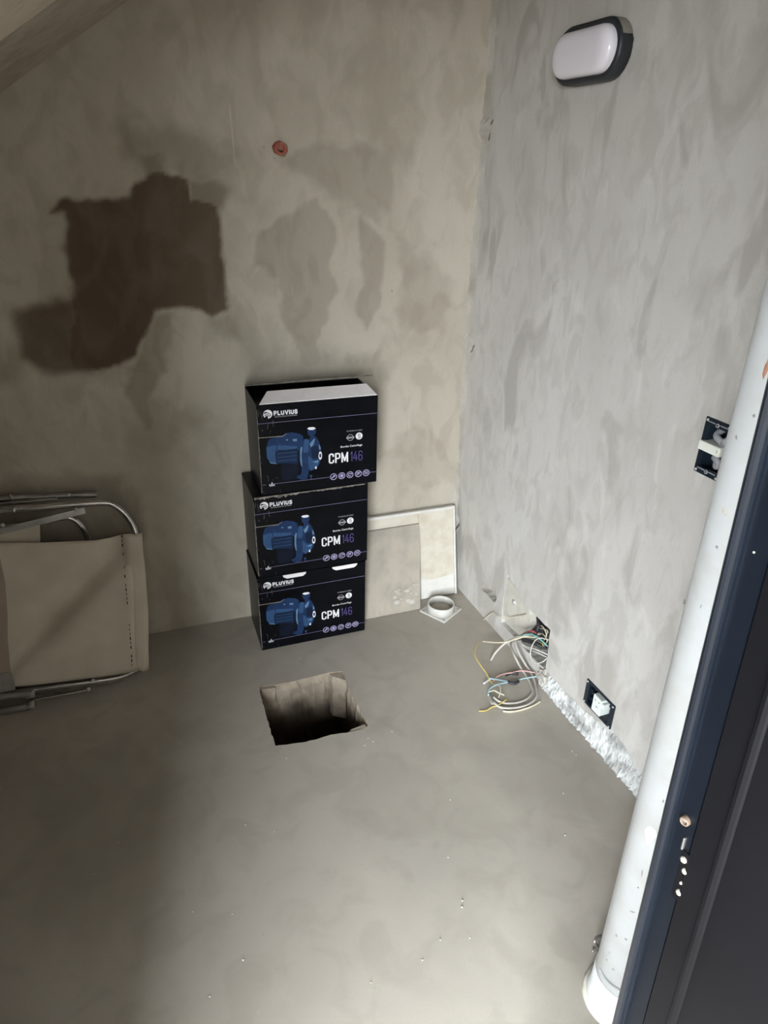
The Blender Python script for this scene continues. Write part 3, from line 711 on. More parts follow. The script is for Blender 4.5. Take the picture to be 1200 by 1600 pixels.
def printed_front(root):
    T = .0009
    # emblem: swirl of three crescents
    bm = bmesh.new(); c = loc(a1([(112, 125)])[0]); r = 6.6*K
    disc(bm, c, r, T, 0)
    disc(bm, c+Vector((-.25*r, 0, -.55*r)), .95*r, T+.0002, 1, .80*r, 20, .1, 2.2)
    disc(bm, c+Vector((-.25*r, 0, -.75*r)), .72*r, T+.0003, 1, .55*r, 20, .1, 2.4)
    disc(bm, c+Vector((-.30*r, 0, -.70*r)), .36*r, T+.0004, 1)
    flat(bm, [c+Vector((-1.1*r, 0, .1*r)), c+Vector((-.5*r, 0, .62*r)), c+Vector((.1*r, 0, .30*r)), c+Vector((-.45*r, 0, .32*r))], T+.0005, 1)
    obj('brand_emblem', bm, [M['ink_white'], M['ink_black']], root)
    strokes('brand_lettering', 'PLUVIUS', [.50, .42, .52, .62, .0, .52, .48], loc(a1([(168, 138)])[0]), loc(a1([(391, 120)])[0]), 7.0*K, .24, .12, T, M['ink_white'], root)
    lettering('slogan_lettering', 'TECNOLOGIA EN BOMBEO', loc(a1([(175, 157)])[0]), loc(a1([(388, 140)])[0]), 2.0*K, T, M['ink_soft'], root, .0)
    for L in ([(20, 215), (1138, 115)], ):
        bm = bmesh.new(); a, b = [loc(p) for p in a1(L)]; a.x = .002; b.x = BW-.002; b.z = a.z = (a.z+b.z)/2; seg(bm, a, b, .0016, T); obj('upper_rule', bm, M['ink_line'], root)
    pts = [loc(p) for p in a1([(70, 790), (690, 718), (1065, 668), (1138, 660)])]; zz_ = sum(p.z for p in pts)/4
    for a, b in ((.004, pts[0].x+.008), (pts[0].x+.036, pts[1].x), (pts[2].x, BW-.002)):
        bm = bmesh.new(); seg(bm, Vector((a, 0, zz_)), Vector((b, 0, zz_)), .0016, T); obj('lower_rule', bm, M['ink_line'], root)
    # five feature icons on the lower rule
    for k, p in enumerate([(728, 713), (805, 703), (882, 694), (960, 684), (1033, 674)]):
        bm = bmesh.new(); c = loc(a1([p])[0]); c.z = zz_; r = 5.6*K
        disc(bm, c, r, T+.0001, 0, r*.80)
        if k == 0:
            seg(bm, c+Vector((-.5*r, 0, -.35*r)), c+Vector((.1*r, 0, .1*r)), .38*r, T, 0); disc(bm, c+Vector((.22*r, 0, .22*r)), .33*r, T, 0, 0, 12)
        elif k == 1:
            for j in range(6): seg(bm, c, c+Vector((math.cos(j*math.pi/3+.2), 0, math.sin(j*math.pi/3+.2)))*.66*r, .26*r, T+j*.00002, 0)
        elif k == 2:
            disc(bm, c, .52*r, T, 0, .30*r, 16, .8, 5.6); flat(bm, [c+Vector((.15*r, 0, .1*r)), c+Vector((.75*r, 0, .1*r)), c+Vector((.45*r, 0, .55*r))], T, 0)
        elif k == 3:
            seg(bm, c+Vector((-.35*r, 0, -.5*r)), c+Vector((-.35*r, 0, .5*r)), .22*r, T, 0); flat(bm, [c+Vector((-.15*r, 0, .45*r)), c+Vector((.6*r, 0, .45*r)), c+Vector((.05*r, 0, -.45*r))], T, 0)
        else:
            for j in (-.3, .05, .38): seg(bm, c+Vector((-.55*r, 0, j*r)), c+Vector((.55*r, 0, j*r)), .17*r, T, 0)
        obj('feature_icon', bm, M['ink_icon'], root)
    bm = bmesh.new(); c = loc(a1([(152, 783)])[0]); c.z = zz_; r = 5*K
    flat(bm, [c+Vector((x*r, 0, z*r)) for x, z in ((-.8, -.7), (.8, -.7), (.95, .1), (.4, -.05), (.05, .8), (-.4, -.05), (-.95, .1))], T); obj('crown_mark', bm, M['ink_soft'], root)
    lettering('quality_lettering', 'Certificado de calidad', loc(a1([(850, 290)])[0]), loc(a1([(995, 275)])[0]), 2.3*K, T, M['ink_soft'], root)
    bm = bmesh.new(); c = loc(a1([(885, 343)])[0]); r = 5.2*K
    disc(bm, c, r, T, 0, r*.86, 24); seg(bm, c+Vector((-1.2*r, 0, 0)), c+Vector((1.2*r, 0, 0)), .52*r, T+.0002, 0)
    for j in range(7): seg(bm, c+Vector(((-.85+j*.28)*r, 0, -.15*r)), c+Vector(((-.85+j*.28)*r, 0, .15*r)), .10*r, T+.0004, 1)
    obj('oval_quality_mark', bm, [M['ink_soft'], M['ink_black']], root)
    bm = bmesh.new(); c = loc(a1([(967, 328)])[0]); r = 5.6*K
    disc(bm, c, r, T, 0); disc(bm, c+Vector((.04*r, 0, .24*r)), .40*r, T+.0002, 1, .22*r, 14, .3, 4.5); disc(bm, c+Vector((.04*r, 0, -.28*r)), .40*r, T+.0002, 1, .22*r, 14, -2.8, 1.5)
    obj('round_quality_mark', bm, [M['ink_white'], M['ink_black']], root)
    lettering('caption_lettering', 'Bomba Centrífuga', loc(a1([(795, 446)])[0]), loc(a1([(996, 424)])[0]), 4.3*K, T, M['ink_white'], root, .008)
    bl = loc(a1([(683, 590)])[0]); br = loc(a1([(864, 578)])[0])
    strokes('model_lettering', 'CPM', [.34, .34, .46], bl, br, 16.6*K, .135, .075, T, M['ink_white'], root)
    bl2 = loc(a1([(886, 572)])[0]); br2 = loc(a1([(997, 560)])[0]); bl2.z = bl.z
    strokes('number_lettering', '146', [.13, .40, .34], bl2, br2, 16.2*K, .065, .10, T, M['ink_purple'], root)
    # picture of the centrifugal pump
    bm = bmesh.new(); d0 = T
    def shape(L, mi, d): flat(bm, [loc(p) for p in a6(L)], d0+d, mi)
    shape([(400, 735), (660, 735), (690, 800), (640, 960), (560, 985), (430, 990), (395, 900)], 5, .0)                      # shade under motor
    shape([(165, 470), (200, 360), (260, 330), (400, 300), (470, 255), (560, 240), (680, 262), (740, 300), (740, 480), (690, 520), (320, 560), (300, 720), (230, 715), (180, 640)], 1, .0001)
    shape([(165, 480), (300, 430), (325, 470), (300, 560), (320, 730), (220, 710), (175, 640)], 2, .0002)                   # end cap
    shape([(200, 360), (420, 305), (480, 330), (480, 420), (330, 450), (230, 440)], 1, .0003)
    shape([(420, 300), (540, 245), (680, 265), (735, 300), (690, 360), (640, 345), (460, 420), (430, 420)], 1, .00035)
    shape([(345, 440), (640, 460), (640, 490), (480, 520), (340, 505)], 2, .0004)
    shape([(320, 530), (640, 495), (665, 540), (665, 745), (330, 715), (305, 600)], 0, .0004)                                # finned body
    for k in range(6):
        y = 560+k*30; shape([(330, y+10), (640, y-22), (640, y-10), (330, y+20)], 1 if k % 2 else 2, .0005)
    shape([(575, 345), (640, 340), (640, 380), (580, 380)], 3, .0006); shape([(470, 350), (500, 345), (500, 370), (475, 372)], 3, .0006)
    shape([(690, 520), (700, 450), (760, 340), (800, 340), (850, 400), (840, 800), (800, 960), (720, 985), (640, 950), (640, 930), (710, 890), (715, 800), (690, 700)], 1, .0006)
    shape([(690, 520), (710, 460), (725, 480), (712, 600), (725, 780), (705, 760), (688, 680)], 3, .0007)
    shape([(740, 470), (760, 350), (830, 350), (830, 560), (745, 560)], 2, .0007)
    shape([(850, 300), (930, 300), (985, 380), (1020, 500), (1030, 600), (1000, 720), (950, 800), (850, 845), (820, 800), (815, 560), (830, 400)], 1, .0008)
    shape([(815, 600), (860, 640), (900, 680), (990, 670), (960, 770), (870, 840), (825, 800)], 2, .0009)
    shape([(840, 420), (905, 340), (925, 345), (900, 430), (860, 475)], 3, .0009); shape([(985, 420), (1012, 480), (1005, 520), (985, 500)], 3, .0009)
    shape([(860, 480), (960, 440), (990, 540), (970, 650), (880, 650)], 0, .00095); shape([(920, 690), (985, 670), (960, 720), (880, 700)], 3, .001)
    shape([(800, 180), (940, 175), (935, 250), (905, 300), (850, 310), (810, 270)], 1, .0009)                                 # outlet neck
    shape([(800, 180), (830, 160), (900, 155), (935, 175), (900, 200), (840, 203)], 4, .001)
    c = loc(a6([(1005, 603)])[0]); disc(bm, c, 6.6*K, .0009+T, 4, 3.6*K, 18, sx=.42)
    shape([(700, 900), (800, 900), (800, 965), (720, 985), (640, 955)], 1, .001)
    shape([(925, 775), (950, 770), (948, 810), (925, 812)], 4, .001)
    shape([(215, 705), (320, 722), (325, 738), (230, 726)], 3, .0006)
    shape([(840, 910), (880, 905), (880, 925), (868, 928), (870, 970), (855, 970), (855, 930), (840, 930)], 2, .001)
    obj('pump_picture', bm, [M['blue_d'], M['blue_m'], M['blue_l'], M['blue_h'], M['ink_white'], M['blue_n']], root)
    # scuffs of the board
    rnd = random.Random(2); bm = bmesh.new()
    for L in ([(40, 330), (160, 320), (250, 300), (420, 300), (480, 260), (470, 250), (420, 285), (250, 265), (160, 300), (40, 310)],):
        shape2 = [loc(p) for p in a6(L)]
        for k in range(4): pass
        seg(bm, shape2[0], shape2[1], .0022, T+.0011); seg(bm, shape2[1], shape2[3], .0028, T+.0012); seg(bm, shape2[3], shape2[4], .002, T+.0011)
    for k in range(26):
        p = Vector((rnd.uniform(.004, .06), 0, rnd.uniform(.01, .28))); seg(bm, p, p+Vector((rnd.uniform(-.003, .004), 0, rnd.uniform(-.02, .02))), rnd.uniform(.0003, .0008), T+.0013)
    obj('crease_scuffs', bm, M['kraft'], root)['kind'] = 'stuff'
def carton(name, label, loc_, yaw, kind):
    t = thing(name, label, 'carton', loc_, 'stack of pump cartons'); t.rotation_euler.z = yaw
    bm = bmesh.new(); box(bm, (BW/2, BD/2, BH/2), (BW, BD, BH), None, .0025, 0, 2)
    bmesh.ops.subdivide_edges(bm, edges=[e for e in bm.edges if e.calc_length() > .1], cuts=3, use_grid_fill=True)
    rnd = random.Random(hash(kind) % 7)
    for v in bm.verts:
        c = v.co; k = math.sin(c.x/BW*math.pi)*math.sin(c.z/BH*math.pi)
        if c.y < .003: v.co.y -= .0006*k
        if c.x < .003: v.co.x -= .002*math.sin(c.z/BH*math.pi)*math.sin(c.y/BD*math.pi)
    body = obj('carton_body', bm, M['carton'], t)
    bm = bmesh.new()                                                   # pale worn vertical edge
    rnd = random.Random(len(name)+len(kind))
    P = [Vector((.0012+rnd.uniform(-.0004, .0004), .0008, z)) for z in np.linspace(.01, BH-.012, 14)]
    tube(bm, P, [.0006+rnd.uniform(0, .0012) for _ in P], 5); obj('worn_edge', bm, M['kraft'], t)
    printed_front(body); return t
T1 = carton('pump_carton', 'bottom black pump carton of the stack, white tabs along its top edge', (.279, 1.905, 0), 0, 'low')
T2 = carton('pump_carton', 'black pump carton in the middle of the stack with a torn grey top edge', (.285, 1.9035, .2945), 0.008, 'mid')
T3 = carton('pump_carton', 'black pump carton on top of the stack with an open white top flap', (.3135, 1.907, .589), -0.006, 'top')
# bottom carton: tabs
for x0, x1 in ((.085, .165), (.255, .345)):
    bm = bmesh.new(); z = BH
    A = [(x0, z+.001), (x1, z+.001), (x1-.002, z-.006), (x1-.012, z-.013), (x0+.014, z-.013), (x0+.003, z-.006)]
    prism(bm, [Vector((x, -.003, q)) for x, q in A], [Vector((x, -.0012, q)) for x, q in A]); bmesh.ops.recalc_face_normals(bm, faces=bm.faces)
    o = obj('lid_tab', bm, M['white_board'], T1); o['label'] = 'white folded tab poking out under the lid'
# middle carton: torn top edge
bm = bmesh.new(); rnd = random.Random(12); prev = None
for k in range(60):
    x = .004+.36*k/59; amp = .010 if x < .14 else (.0035 if x < .2 else .006*rnd.random())
    z0 = BH-rnd.uniform(.2, 1)*amp; yy = -.0015-rnd.uniform(0, .003)
    row = [bm.verts.new((x, -.0008, BH+.002)), bm.verts.new((x, yy, BH-.001+rnd.uniform(-.001, .001))), bm.verts.new((x, -.0012, z0))]
    if prev:
        for i in range(2): bm.faces.new((prev[i], row[i], row[i+1], prev[i+1]))
    prev = row
bmesh.ops.recalc_face_normals(bm, faces=bm.faces); obj('torn_edge', bm, M['kraft'], T2)['label'] = 'torn grey cardboard edge'
# top carton: flaps
bm = bmesh.new()
A = [Vector((.010, .001, BH+.001)), Vector((BW-.004, .001, BH+.001)), Vector((BW-.018, .062, BH+.0195)), Vector((.045, .062, BH+.0195))]
prism(bm, A, [p+Vector((0, .0005, .002)) for p in A]); bmesh.ops.recalc_face_normals(bm, faces=bm.faces)
obj('front_flap', bm, M['white_board'], T3)['label'] = 'white tapered top flap'
bm = bmesh.new()
A = [Vector((-.012, .105, BH+.030)), Vector((BW+.016, .100, BH+.034)), Vector((BW, BD+.004, BH+.002)), Vector((0, BD+.004, BH+.002))]
prism(bm, A, [p+Vector((0, -.001, .003)) for p in A]); bmesh.ops.recalc_face_normals(bm, faces=bm.faces)
obj('lid_flap', bm, M['carton'], T3)['label'] = 'black lid raised above the flap'
bm = bmesh.new(); tube(bm, [A[0]+Vector((0, 0, .0015)), A[1]+Vector((0, 0, .0015))], .0018, 5); obj('lid_edge', bm, M['kraft'], T3)
for o_, n_ in ((T1, 'x'), (T2, 'x')):                                      # closed lids of the lower two
    bm = bmesh.new(); box(bm, (BW/2, BD/2, BH+.0012), (BW+.001, BD, .0022), None, .0005); obj('closed_lid', bm, M['carton'], o_)

# ---------------------------------------------------------------- cream frame and mortar slab by the cartons
FRX0, FRX1 = .690, 1.066
frame = thing('cream_panel_frame', 'cream stained panel frame leaning on the back wall right of the cartons', 'frame', (.88, 2.03, 0))
def fp(x, s, d=0.0):                             # leaning plane: s up the slope, d towards the room
    th = math.atan2(.075, .355); return Vector((x, 2.032+math.sin(th)*s-math.cos(th)*d, math.cos(th)*s+math.sin(th)*d))
def fpx(p, d=0.0):
    o0 = fp(0, 0, d); th = math.atan2(.075, .355); nn = Vector((0, -math.cos(th), math.sin(th))); r = Vector(ray(p))
    t = (o0-Vector(CAM)).dot(nn)/r.dot(nn); q = Vector(CAM)+r*t-o0; return (q.x+0.0, q.dot(Vector((0, math.sin(th), math.cos(th)))))
tl_, tr_ = fpx((580, 809)), fpx((704, 794)); il, ir = fpx((580, 832)), fpx((650, 823)); ib = fpx((657, 936)); rb = fpx((710, 924))
top_s = (tl_[1]+tr_[1])/2+.002; in_s = (il[1]+ir[1])/2; xr_i = (ir[0]+ib[0])/2; xr_o = (tr_[0]+rb[0])/2
def bar(name, x0, x1, s0, s1, mtl, label=None):
    bm = bmesh.new(); A = [(x0, s0), (x1, s0), (x1, s1), (x0, s1)]
    prism(bm, [fp(x, s, .013) for x, s in A], [fp(x, s, -.004) for x, s in A]); bmesh.ops.recalc_face_normals(bm, faces=bm.faces)
    bmesh.ops.bevel(bm, geom=list(bm.edges), offset=.0025, segments=2, affect='EDGES'); return part(name, bm, mtl, frame, label=label)
bar('top_rail', FRX0, xr_i, in_s, top_s, M['cream'])
bar('wide_stile', xr_i, xr_o, .0, top_s, M['cream'], 'wide right stile with rusty stains')
bar('narrow_stile', FRX0, FRX0+.05, .0, in_s, M['cream'])
bm = bmesh.new(); A = [(xr_i-.0, .002), (xr_o-.004, .002), (xr_o-.004, .085), (xr_i+.05, .075), (xr_i+.002, .088)]
prism(bm, [fp(x, s, .0138) for x, s in A], [fp(x, s, .012) for x, s in A]); bmesh.ops.recalc_face_normals(bm, faces=bm.faces); part('clean_band', bm, M['cream_w'], frame, label='clean whiter band at the foot of the stile')
for x0, x1, s0, s1 in ((FRX0, xr_o+.006, top_s-.004, top_s+.006), (xr_o-.002, xr_o+.006, .0, top_s)):
    bm = bmesh.new(); A = [(x0, s0), (x1, s0), (x1, s1), (x0, s1)]
    prism(bm, [fp(x, s, .017) for x, s in A], [fp(x, s, -.008) for x, s in A]); bmesh.ops.recalc_face_normals(bm, faces=bm.faces); part('edge_rim', bm, M['cream_w'], frame)
slab = thing('mortar_slab', 'grey-beige mortar-smeared slab leaning inside the cream frame', 'slab', (.80, 1.975, 0))
sx1a, sx1b = on_floor((657, 951)).x, fp(0, 0).x
bm = bmesh.new(); th = math.atan2(.105, .30)
def sp(x, s, d): return Vector((x, 1.968+math.sin(th)*s-math.cos(th)*d, math.cos(th)*s+math.sin(th)*d))
nx, ns = 16, 16; rnd = random.Random(8); g = []
xr0 = .664
for j in range(ns+1):
    s = .327*j/ns; xr1 = on_floor((657, 951)).x+(.925-on_floor((657, 951)).x)*min(1, s/.30)
    g.append([bm.verts.new(sp(xr0+(xr1-xr0)*i/nx, s, (0 if j in (0, ns) else rnd.uniform(-.0012, .0012)))) for i in range(nx+1)])
for j in range(ns):
    for i in range(nx): bm.faces.new((g[j][i], g[j][i+1], g[j+1][i+1], g[j+1][i]))
r_ = bmesh.ops.extrude_face_region(bm, geom=list(bm.faces)); 
bmesh.ops.translate(bm, vec=(0, math.cos(th)*.01, -math.sin(th)*.01+.0035), verts=[v for v in r_['geom'] if isinstance(v, bmesh.types.BMVert)])
bmesh.ops.recalc_face_normals(bm, faces=bm.faces); part('slab_body', bm, M['slab'], slab)
bm = bmesh.new(); rnd = random.Random(5)                                       # white mortar smear at the lower right
for k in range(16):
    x = rnd.uniform(.80, .89); s = rnd.uniform(.02, .10); L = rnd.uniform(.008, .02); an = rnd.uniform(.6, 1.5)
    P = [sp(x+math.cos(an+q*.785)*L*rnd.uniform(.4, 1), s+math.sin(an+q*.785)*L*rnd.uniform(.25, .6), .0022+k*.0001) for q in range(8)]
    bm.faces.new([bm.verts.new(p) for p in P])
part('mortar_smear', bm, M['mortar_l'], slab)['kind'] = 'stuff'

# ---------------------------------------------------------------- square flange
fcn = [on_floor(p) for p in [(653, 957), (693, 976), (722, 952), (685, 934)]]; fc = sum(fcn, Vector())/4
fl_t = thing('pipe_flange', 'white square pipe flange with a round collar lying on the floor in the corner', 'flange', fc)
bm = bmesh.new(); sc_ = .115/2; e = (fcn[1]-fcn[0]).normalized(); yaw = math.atan2(e.y, e.x)
box(bm, fc+Vector((0, 0, .003)), (.115, .115, .006), Matrix.Rotation(yaw, 3, 'Z'), .0012); bp_ = part('base_plate', bm, M['flange'], fl_t)
bm = bmesh.new(); lathe(bm, [(.046, .006), (.046, .034), (.0475, .036), (.050, .036), (.051, .034), (.0525, .006)], fc, (0, 0, 1), 48, close=True); part('round_collar', bm, M['flange'], fl_t)
bm = bmesh.new(); lathe(bm, [(0, .0066), (.045, .0066)], fc, (0, 0, 1), 48); part('bore', bm, M['slab'], fl_t, label='dusty grey bottom inside the collar')
for k in range(4):
    bm = bmesh.new(); a = yaw+math.pi/4+k*math.pi/2; q = fc+Vector((math.cos(a), math.sin(a), 0))*.066
    lathe(bm, [(.0015, .0066), (.0038, .0066), (.0045, .0061)], q, (0, 0, 1), 14); part('screw_hole', bm, M['plastic_g'], bp_)

# ---------------------------------------------------------------- oval wall lamp
def lampq(p): return rwpx(p, .0)
us_ = [rwpx(p, .02)[0] for p in [(893, 95), (1003, 70)]]; zc = 1.752
u0, u1 = .386, .640
LC = rw((u0+u1)/2, zc, 0)
lamp = thing('bulkhead_lamp', 'unlit oval wall lamp, white diffuser in a black housing, high on right wall', 'lamp', LC)
def oval(hw, hh, n=12):
    P = []; r = hh; e = hw-hh
    for k in range(n+1): a = -math.pi/2+math.pi*k/n; P.append((e+math.cos(a)*r, math.sin(a)*r))
    for k in range(n+1): a = math.pi/2+math.pi*k/n; P.append((-e+math.cos(a)*r, math.sin(a)*r))
    return P
def loft(bm, secs, mi=0, cap_end=True, cap_start=False):
    rings = []
    for hw, hh, d in secs: rings.append([bm.verts.new(rw((u0+u1)/2+u, zc+z, d)) for u, z in oval(hw, hh)])
    n = len(rings[0])
    for A_, B_ in zip(rings, rings[1:]):
        for k in range(n): f = bm.faces.new((A_[k], A_[(k+1) % n], B_[(k+1) % n], B_[k])); f.smooth = True; f.material_index = mi
    if cap_end: bm.faces.new(rings[-1]).smooth = True
    if cap_start: bm.faces.new(rings[0][::-1])
HW, HH = (u1-u0)/2, .060
bm = bmesh.new(); loft(bm, [(HW-.006, HH-.006, 0), (HW, HH, .004), (HW, HH, .030), (HW-.003, HH-.003, .036), (HW-.010, HH-.010, .038), (HW-.014, HH-.014, .034)], cap_start=True)
bmesh.ops.recalc_face_normals(bm, faces=bm.faces); part('lamp_housing', bm, M['lampb'], lamp)
bm = bmesh.new(); loft(bm, [(HW-.0125, HH-.0125, .033), (HW-.013, HH-.013, .044), (HW-.016, HH-.016, .052), (HW-.024, HH-.024, .058), (HW-.036, HH-.036, .061), (HW-.05, HH-.052, .062)])
bmesh.ops.recalc_face_normals(bm, faces=bm.faces); part('diffuser', bm, M['diff'], lamp, label='white frosted diffuser')
bm = bmesh.new(); ov = oval(HW+.0006, HH+.0006, 16); sel = [(u, z) for u, z in ov if z > .012]
for (ua, za), (ub, zb) in zip(sel, sel[1:]):
    f = bm.faces.new([bm.verts.new(rw((u0+u1)/2+x, zc+z, d)) for x, z, d in ((ua, za, .005), (ub, zb, .005), (ub, zb, .031), (ua, za, .031))]); f.smooth = True
bmesh.ops.recalc_face_normals(bm, faces=bm.faces); part('dust_film', bm, M['lampd'], lamp, label='dust on the upper side of the housing')
bm = bmesh.new(); 
box(bm, rw(u1-.01, zc+.012, .006), (.012, .014, .012), None, .002); part('cable_entry', bm, M['lampb'], lamp)

# ---------------------------------------------------------------- electrical boxes
def rwbox(bm, ua, ub, za, zb, da, db, bevel=0, mi=0):
    A = [(ua, za), (ub, za), (ub, zb), (ua, zb)]; b2 = bmesh.new()
    prism(b2, [rw(u, z, db) for u, z in A], [rw(u, z, da) for u, z in A]); bmesh.ops.recalc_face_normals(b2, faces=b2.faces)
    if bevel: bmesh.ops.bevel(b2, geom=list(b2.edges), offset=bevel, segments=2, affect='EDGES')
    for f in b2.faces: f.material_index = mi
    me = bpy.data.meshes.new('tmp'); b2.to_mesh(me); b2.free(); bm.from_mesh(me); bpy.data.meshes.remove(me)
def outlet(name, label, Rr, group=None):
    ua, ub, za, zb = Rr; t = thing(name, label, 'electrical box', rw((ua+ub)/2, za, 0))
    bm = bmesh.new(); k = .0065 if (ub-ua) < (zb-za) else .009; s_ = .013
    kx, kz = (.0075, .016) if (ub-ua) < (zb-za) else (.016, .0075)
    for q in ((ua, ua+kx, za, zb), (ub-kx, ub, za, zb), (ua+kx, ub-kx, za, za+kz), (ua+kx, ub-kx, zb-kz, zb)): rwbox(bm, *q, -.002, .004, .001)
    mf = part('mounting_frame', bm, M['obox'], t)
    bm = bmesh.new(); I = (ua+.007, ub-.007, za+.007, zb-.007)
    for q in ((I[0], I[0]+.002, I[2], I[3]), (I[1]-.002, I[1], I[2], I[3]), (I[0], I[1], I[2], I[2]+.002), (I[0], I[1], I[3]-.002, I[3])): rwbox(bm, *q, -.05, -.001)
    rwbox(bm, I[0], I[1], I[2], I[3], -.052, -.05); part('back_box', bm, M['obox'], t)
    for u, z in ((ua+.006, za+.006), (ub-.006, za+.006), (ub-.006, zb-.006), (ua+.006, zb-.006)):
        bm = bmesh.new(); lathe(bm, [(0, .0022), (.0020, .0020), (.0030, .0008), (.0030, -.002)], rw(u, z, .0045), RN, 12); part('screw', bm, M['screw'], mf)
    return t
ub_ = outlet('switch_box', 'upright black electrical box with one ivory module, on the wall beside the white pipe', UP)
ua, ub, za, zb = UP; hz = zb-za
bm = bmesh.new(); zc_ = za+hz*.50; rwbox(bm, ua+.001, ub-.010, zc_-.0095, zc_+.0105, -.03, .009, .0012); sm_ = part('switch_module', bm, M['module'], ub_, label='ivory blank module across the middle')
bm = bmesh.new(); rwbox(bm, ub-.018, ub-.0165, zc_-.002, zc_+.004, .008, .0095); part('module_notch', bm, M['plastic_g'], sm_)
for z_, n_ in ((zb-.018, 1), (za+.018, 2)):
    bm = bmesh.new(); lathe(bm, [(.002, .003), (.0045, .003), (.0045, -.002), (.002, -.002)], rw((ua+ub)/2, z_ + (.008 if n_ == 1 else -.008), .003), RN, 14); part('screw_eye', bm, M['gcable'], ub_)
    for s in (-1, 1):
        bm = bmesh.new(); rwbox(bm, (ua+ub)/2+s*.016-.009, (ua+ub)/2+s*.016+.009, z_+(.010 if n_ == 1 else -.006)-.001, z_+(.010 if n_ == 1 else -.006)+.001, .003, .0052); part('clip_slot', bm, M['gcable'], ub_)
for q in ([(.018, .10, -.040), (.022, .088, -.014), (.040, .080, -.010), (.055, .068, -.03)], [(.048, .105, -.045), (.055, .090, -.014), (.045, .078, -.012), (.030, .066, -.035)], [(.018, .02, -.045), (.030, .038, -.016), (.052, .030, -.016), (.058, .018, -.04)], [(.020, .045, -.04), (.040, .022, -.015), (.055, .045, -.03)]):
    bm = bmesh.new(); tube(bm, spline([rw(ua+a, za+b, c) for a, b, c in q], 6), .0075, 8); part('cable_end', bm, M['gcable'], ub_, label='grey cable end folded inside the box')
lb_ = outlet('socket_box', 'sideways black electrical box with a pale socket module, low on wall above the chipped plaster', LO)
ua, ub, za, zb = LO; W3 = ub-ua
bm = bmesh.new(); rwbox(bm, ua+W3*.34, ua+W3*.63, za+.008, zb-.020, -.03, .008, .0015); so_ = part('socket_module', bm, M['module_w'], lb_, label='pale three-pin socket module')
bm = bmesh.new(); rwbox(bm, ua+W3*.62, ua+W3*.71, za+.042, zb-.026, -.02, .0075, .0012); part('side_tongue', bm, M['module_w'], lb_)
uc = ua+W3*.49; zc_ = (za+zb)/2
for du, dz, an in ((-.008, .008, .6), (.008, .010, -.6), (.002, -.010, 0)):
    bm = bmesh.new(); q = rw(uc+du, zc_+dz, .0083); box(bm, q, (.0012, .007, .0022), Matrix.Rotation(an, 3, 'X')); part('pin_slot', bm, M['plastic_g'], so_)
rnd = random.Random(3)
for s in (0.16, .24, .80, .90):
    for k in range(2):
        bm = bmesh.new(); z_ = za+.02+k*.03+rnd.uniform(-.004, .006); rwbox(bm, ua+W3*s-.005, ua+W3*s+.005, z_, z_+.008, -.03, -.004+rnd.uniform(-.006, .004), .001); part('bracket_clip', bm, M['obox'], lb_)

# ---------------------------------------------------------------- junction niche: cover, cable bundle
nu = [p[0] for p in niche]; nz = [p[1] for p in niche]
jb = thing('junction_box_cover', 'beige cover with one screw, half closing the broken wall niche above loose wires', 'cover', rwp((803, 985), 0))
def rwloft(L, d0, d1, name, material, label=None):
    bm = bmesh.new(); Q = [rwpx(p) for p in L]; prism(bm, [rw(u, z, d1) for u, z in Q], [rw(u, z, d0) for u, z in Q]); bmesh.ops.recalc_face_normals(bm, faces=bm.faces)
    bmesh.ops.bevel(bm, geom=list(bm.edges), offset=.0015, segments=2, affect='EDGES'); return part(name, bm, material, jb, label=label)
rwloft([(792, 901), (787, 935), (785, 962), (806, 964), (827, 962), (826, 946), (810, 926)], -.05, -.001, 'cover_plate', M['beige_plate'])
rwloft([(785, 962), (784, 974), (804, 994), (822, 979), (827, 962), (806, 964)], -.05, -.014, 'cover_lower_lip', M['beige_plate'])
bm = bmesh.new(); q = rwp((803, 941), 0.0); lathe(bm, [(0, .0045), (.005, .004), (.007, .002), (.0072, .001), (.010, .0015), (.011, -.002)], q, RN, 18); part('cover_screw', bm, M['screw'], jb)
def wire(name, label, pts, r, mname, mode_n=8, parts=None):
    bm = bmesh.new(); tube(bm, spline(pts, mode_n), r, 7); o = obj(name, bm, M[mname], None); tag(o, label, 'wire', None); return o
W_ = lambda x, y, d=.0: rwp((x, y), d)
Fp = lambda x, y, z=.004: on_floor((x, y), z)
# loose wires: from the niche to the floor
wire('grey_cable', 'outer grey cable sweeping from the niche in a loop across the floor', [W_(818, 1001, -.02), W_(806, 1003, .02), Fp(811, 1020, .05), Fp(821, 1038, .024), Fp(831, 1053, .011), Fp(837, 1070, .005), Fp(838, 1088, .005), Fp(826, 1100, .005), Fp(805, 1106, .005), Fp(782, 1105, .006), Fp(770, 1096, .010)], .0040, 'wire_grey')
wire('grey_cable', 'inner grey cable of the floor loop, lying just inside its twin', [W_(808, 1003, -.01), W_(798, 1005, .02), Fp(803, 1022, .05), Fp(813, 1042, .022), Fp(823, 1057, .010), Fp(830, 1071, .0055), Fp(831, 1083, .0055), Fp(820, 1094, .0055), Fp(800, 1099, .0055), Fp(782, 1097, .008), Fp(771, 1089, .014)], .0036, 'wire_grey')
wire('grey_cable', 'grey cable tail ending on the wall side of the floor loop', [Fp(844, 1096, .004), Fp(832, 1103, .0035), Fp(815, 1109, .0035), Fp(798, 1112, .0035), Fp(786, 1111, .0035)], .0030, 'wire_cream')
wire('yellow_wire', 'bright yellow wire with a bare end rising left of the bundle', [Fp(746, 1004, .045), Fp(742, 1022, .040), Fp(750, 1038, .03), Fp(760, 1052, .02), Fp(765, 1062, .012), Fp(772, 1070, .008)], .0020, 'wire_yellow')
